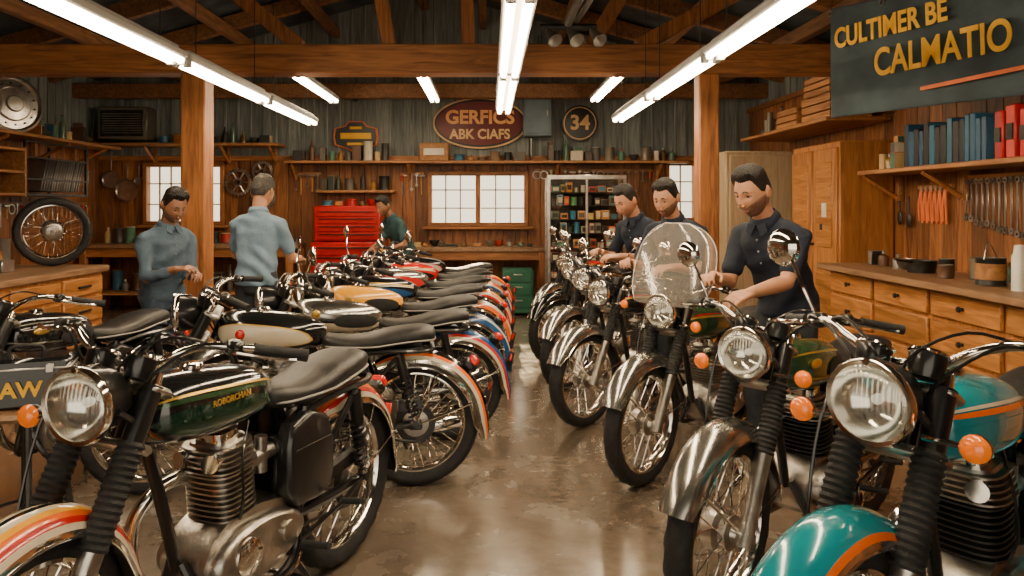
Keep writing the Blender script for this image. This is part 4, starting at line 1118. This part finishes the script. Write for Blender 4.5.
for i in range(20):
    yy=5.98-i*.065; L=.26+.012*i+random.uniform(-.01,.02); z=1.70
    mb.cyl((XR-.06,yy,z),(XR-.02,yy,z),.005,'steel',6)
    mb.lathe([(.012,-.006),(.026,-.006),(.026,.006),(.012,.006)],'hanging_metal',14,(XR-.05,yy,z-.012),(1,0,0),closed=True)
    mb.box((XR-.05,yy,z-.03-L/2),(.008,.024,L),'hanging_metal',.003)
    mb.lathe([(.010,-.007),(.030,-.007),(.030,.007),(.010,.007)],'hanging_metal',8,(XR-.05,yy,z-.04-L),(1,0,0),closed=True)
mb.obj('hanging_wrenches')
mb=MB()
mb.box((XR-.03,6.42,1.66),(.03,.5,.04),'w_shelf_y',.004)
for i in range(6):
    yy=6.6-i*.07; mb.tube(spl([(XR-.05,yy,1.64),(XR-.06,yy+.02,1.5),(XR-.05,yy+.025,1.36)],4),.011,'banner_swoosh',8); mb.tube(spl([(XR-.05,yy,1.64),(XR-.06,yy-.02,1.5),(XR-.05,yy-.02,1.34)],4),.011,'banner_swoosh',8); mb.box((XR-.05,yy,1.64),(.015,.03,.06),'steel',.004)
mb.obj('hanging_pliers')
mb=MB()
for yy,zz in((6.95,1.6),(6.8,1.58)):
    mb.tube([(XR-.05,yy,zz),(XR-.05,yy,zz-.16)],.009,'iron',8); mb.ell((XR-.05,yy,zz-.22),(.015,.035,.07),'iron',12,8)
mb.obj('hanging_ladles')
e=MB(); can(e,3.42,5.05,.953,.09,.19,'clutter_dark'); e.lathe([(.091,.04),(.093,.04),(.093,.15),(.091,.15)],'w_crate',24,(3.42,5.05,.953)); e.tube(spl([(3.34,5.0,1.13),(3.40,5.04,1.24),(3.50,5.1,1.13)],6),.004,'steel',5); e.obj('paint_tin')
e=MB(); e.lathe([(0,0),(.045,0),(.045,.22),(.035,.24),(.03,.29),(0,.295)],'ceramic',20,(3.38,4.72,.953)); e.obj('white_spray_bottle')
e=MB(); can(e,3.28,4.45,.953,.055,.13,'iron'); e.tube(spl([(3.25,4.40,1.05),(3.22,4.35,1.03),(3.23,4.36,.99),(3.25,4.40,.975)],4),.006,'iron',6); e.obj('mug')
e=MB(); e.lathe([(0,0),(.10,0),(.115,.09),(.12,.10),(.11,.10),(.10,.02),(0,.012)],'iron',24,(3.5,6.0,.953)); e.tube([(3.4,5.95,1.04),(3.2,5.85,1.07)],.010,'iron',8); e.obj('saucepan')
e=MB()
for p in ((3.55,5.75,.13),(3.42,5.55,.1),(3.6,5.45,.16)): can(e,p[0],p[1],.953,.055,p[2],'clutter_dark')
e.obj('grease_tins')
items('counter_tools',(3.55,6.85,.953),(3.55,6.2,.953),.15,5,.20,('clutter_dark','hanging_metal'))
items('counter_tools',(3.72,5.35,.953),(3.72,3.0,.953),.12,9,.18,('clutter_dark','clutter','ceramic'),.06)
mb=MB(); mb.box((3.62,7.65,1.06),(.52,1.1,2.12),'w_cab',.01)
for yc in(7.38,7.92):
    mb.box((3.35,yc,1.08),(.03,.51,1.96),'w_cab',.008)
    mb.box((3.335,yc,1.5),(.02,.36,.85),'w_drawer',.01); mb.box((3.335,yc,.5),(.02,.36,.65),'w_drawer',.01)
for yc in(7.61,7.69): mb.cyl((3.33,yc,1.1),(3.29,yc,1.1),.014,'iron',10)
mb.box((3.323,7.36,1.45),(.004,.10,.14),'paper'); mb.box((3.323,7.42,1.28),(.004,.07,.06),'clutter')
mb.obj('tall_wooden_cabinet')
shelf('wooden_shelf',3.25,XR-.02,7.15,9.6,2.36,'w_shelf_y')
mb=MB()
for (yc,zc,sx,sy,sz) in((7.6,2.36,.4,.66,.26),(7.62,2.63,.36,.6,.2),(8.35,2.36,.4,.55,.22)):
    x=3.55
    for k in range(3): 
        hh=sz/3
        for xx in(x-sx/2,x+sx/2): mb.box((xx,yc,zc+hh*(k+.5)),(.02,sy,hh-.012),'w_crate',.003)
        for yy in(yc-sy/2,yc+sy/2): mb.box((x,yy,zc+hh*(k+.5)),(sx,.02,hh-.012),'w_crate',.003)
    mb.box((x,yc,zc+.012),(sx,sy,.02),'w_crate')
mb.obj('wooden_crates')
items('shelf_tins',(3.5,9.5,2.36),(3.5,8.7,2.36),.25,6,.38,('clutter_dark','clutter'))
mb=MB(); mb.box((3.15,8.9,1.08),(.80,.55,2.1),'w_pale',.012); mb.box((3.15,8.61,1.08),(.72,.02,2.0),'w_pale',.006); mb.box((2.86,8.59,1.1),(.02,.03,.14),'steel',.004); mb.obj('storage_locker')

# banner
A=V((2.87,6.2,0)); B=V((3.70,4.49,0)); d=(B-A); Ln=d.length; d.normalize(); nrm=V((d.y,-d.x,0)); 
if nrm.dot(V((0,0,0))-A)<0: nrm=-nrm
zb,zt=2.237,3.13
e=empty('hanging_banner',A)
mb=MB(); rows=[]
def wav(u,v): return .018*math.sin(u*7+v*2)+.012*math.sin(u*13+1)*(1-v)
for j in range(11):
    v=j/10; rows.append([A+d*(u*Ln)+V((0,0,zb+(zt-zb)*v-.025*math.sin(pi*u)*v))+nrm*wav(u,v) for u in[i/50 for i in range(51)]])
mb.grid(rows,'banner'); mb.tube([rows[-1][i] for i in range(51)],.012,'banner',6); mb.tube([rows[0][i] for i in range(51)],.009,'banner',6)
for i in (0,12,25,38,50):
    p=rows[-1][i]; mb.lathe([(.014,-.004),(.024,-.004),(.024,.004),(.014,.004)],'steel',12,p-V((0,0,.03))+nrm*.008,nrm,closed=True); mb.tube([p,p+V((.1,.05,.5))],.004,'iron',4)
adopt(mb.obj('banner_cloth'),e)
R=Matrix((d,V((0,0,1)),nrm)).transposed().to_4x4()
for body,u,z,sz,sx,al in (('CULTIMER BE',.03,2.865,.225,.70,'LEFT'),('CALMATIO',.22,2.60,.30,.68,'LEFT')):
    M=Matrix.Translation(A+d*(u*Ln)+V((0,0,z))+nrm*.045)@R@Matrix.Rotation(.03,4,'Z')
    t=text('lettering',body,M,sz,'banner_text',None,.003,.006,sx=sx,align=al); t.parent=e; t.matrix_parent_inverse=Matrix.Translation(-A)
mb=MB()
c=A+d*(.64*Ln)+V((0,0,2.385))+nrm*.036
mb.M=Matrix.Translation(c)@R@Matrix.Rotation(.06,4,'Z')
mb.box((0,0,0),(.85,.03,.006),'banner_swoosh',.002)
mb.M=Matrix.Identity(4)
adopt(mb.obj('plain_stripe_mark'),e)

# left bench with drawers, spare wheel
mb=MB(); mb.box((-4.2,6.0,.90),(1.1,2.2,.06),'w_counter',.01); mb.box((-4.2,6.0,.44),(1.0,2.1,.86),'w_cab',.006)
for k in range(3):
    for (z,h) in((.76,.16),(.54,.22),(.24,.32)):
        mb.box((-3.69,5.3+k*.7,z),(.03,.64,h),'w_drawer',.008); mb.box((-3.665,5.3+k*.7,z),(.02,.2,.02),'iron',.004)
        mb.box((-4.45,4.94,z),(.44,.03,h),'w_drawer',.008); mb.box((-3.95,4.94,z),(.44,.03,h),'w_drawer',.008)
mb.obj('wooden_drawer_bench')
items('drawer_bench_parts',(-4.15,5.3,.932),(-4.15,6.45,.932),.3,9,.24,('clutter_dark','clutter','hanging_metal'))
items('drawer_bench_parts',(-4.5,5.1,.932),(-4.5,6.9,.932),.25,9,.34,('clutter_dark','clutter','w_crate'))
o=bpy.data.objects.new('spare_spoked_wheel',WR); C.objects.link(o); o.matrix_world=Matrix.Translation((-4.05,6.85,1.255))@Matrix.Rotation(.55,4,'Z')@Matrix.Rotation(.12,4,'X')@Matrix.Diagonal((.95,.95,.95,1))
mb=MB(); sx_,sy_=-1.88,3.0
mb.lathe([(0,.0),(.17,.0),(.18,.015),(.17,.03),(0,.03)],'w_counter',24,(sx_,sy_,.66))
for k in range(4):
    a=k*pi/2+.6; mb.tube([(sx_+.10*math.cos(a),sy_+.10*math.sin(a),.66),(sx_+.19*math.cos(a),sy_+.19*math.sin(a),.0)],.014,'iron',8)
mb.lathe([(.150,.0),(.158,.0),(.158,.012),(.150,.012)],'iron',24,(sx_,sy_,.25),closed=True)
mb.obj('shop_stool')
zc_=.691
e=empty('tool_case',(sx_,sy_,zc_)); rz_=Matrix.Rotation(.35,3,'Z')
mb=MB(); mb.M=Matrix.Translation((sx_,sy_,zc_))@rz_.to_4x4()
mb.box((0,0,.10),(.34,.18,.20),'paint_black',.014); mb.box((0,0,.16),(.345,.185,.008),'steel',.002)
for s in(1,-1): mb.box((s*.1,-.095,.16),(.03,.012,.035),'steel',.003)
mb.tube(spl([(-.06,0,.20),(-.05,0,.235),(.05,0,.235),(.06,0,.20)],5),.007,'rubber',8)
adopt(mb.obj('case_body'),e)
t=text('lettering','JAW',Matrix.Translation((sx_,sy_,zc_))@rz_.to_4x4()@Matrix.Translation((-.01,-.096,.078))@RX90,.085,'banner_text',None,.001,.0025); adopt(t,e)

# ------------------------------------------------------------------ daylight, world, camera
sl=bpy.data.lights.new('sun','SUN'); sl.energy=6.0; sl.angle=.03; sl.color=(1,.72,.40)
so=bpy.data.objects.new('sun',sl); C.objects.link(so)
so.rotation_euler=V((.05,-1.,-.40)).to_track_quat('-Z','Y').to_euler()
so.location=(0,14,6)
w=bpy.data.worlds.new('World'); bpy.context.scene.world=w; w.use_nodes=True
bg=w.node_tree.nodes['Background']; bg.inputs[0].default_value=(1.0,.87,.66,1); bg.inputs[1].default_value=2.6
cam=bpy.data.cameras.new('Camera'); co=bpy.data.objects.new('Camera',cam); C.objects.link(co)
co.location=(0,0,1.5); co.rotation_euler=(pi/2,0,0); cam.sensor_width=36; cam.lens=26.0; cam.shift_y=-.081; cam.shift_x=.0215
cam.clip_start=.05
bpy.context.scene.camera=co
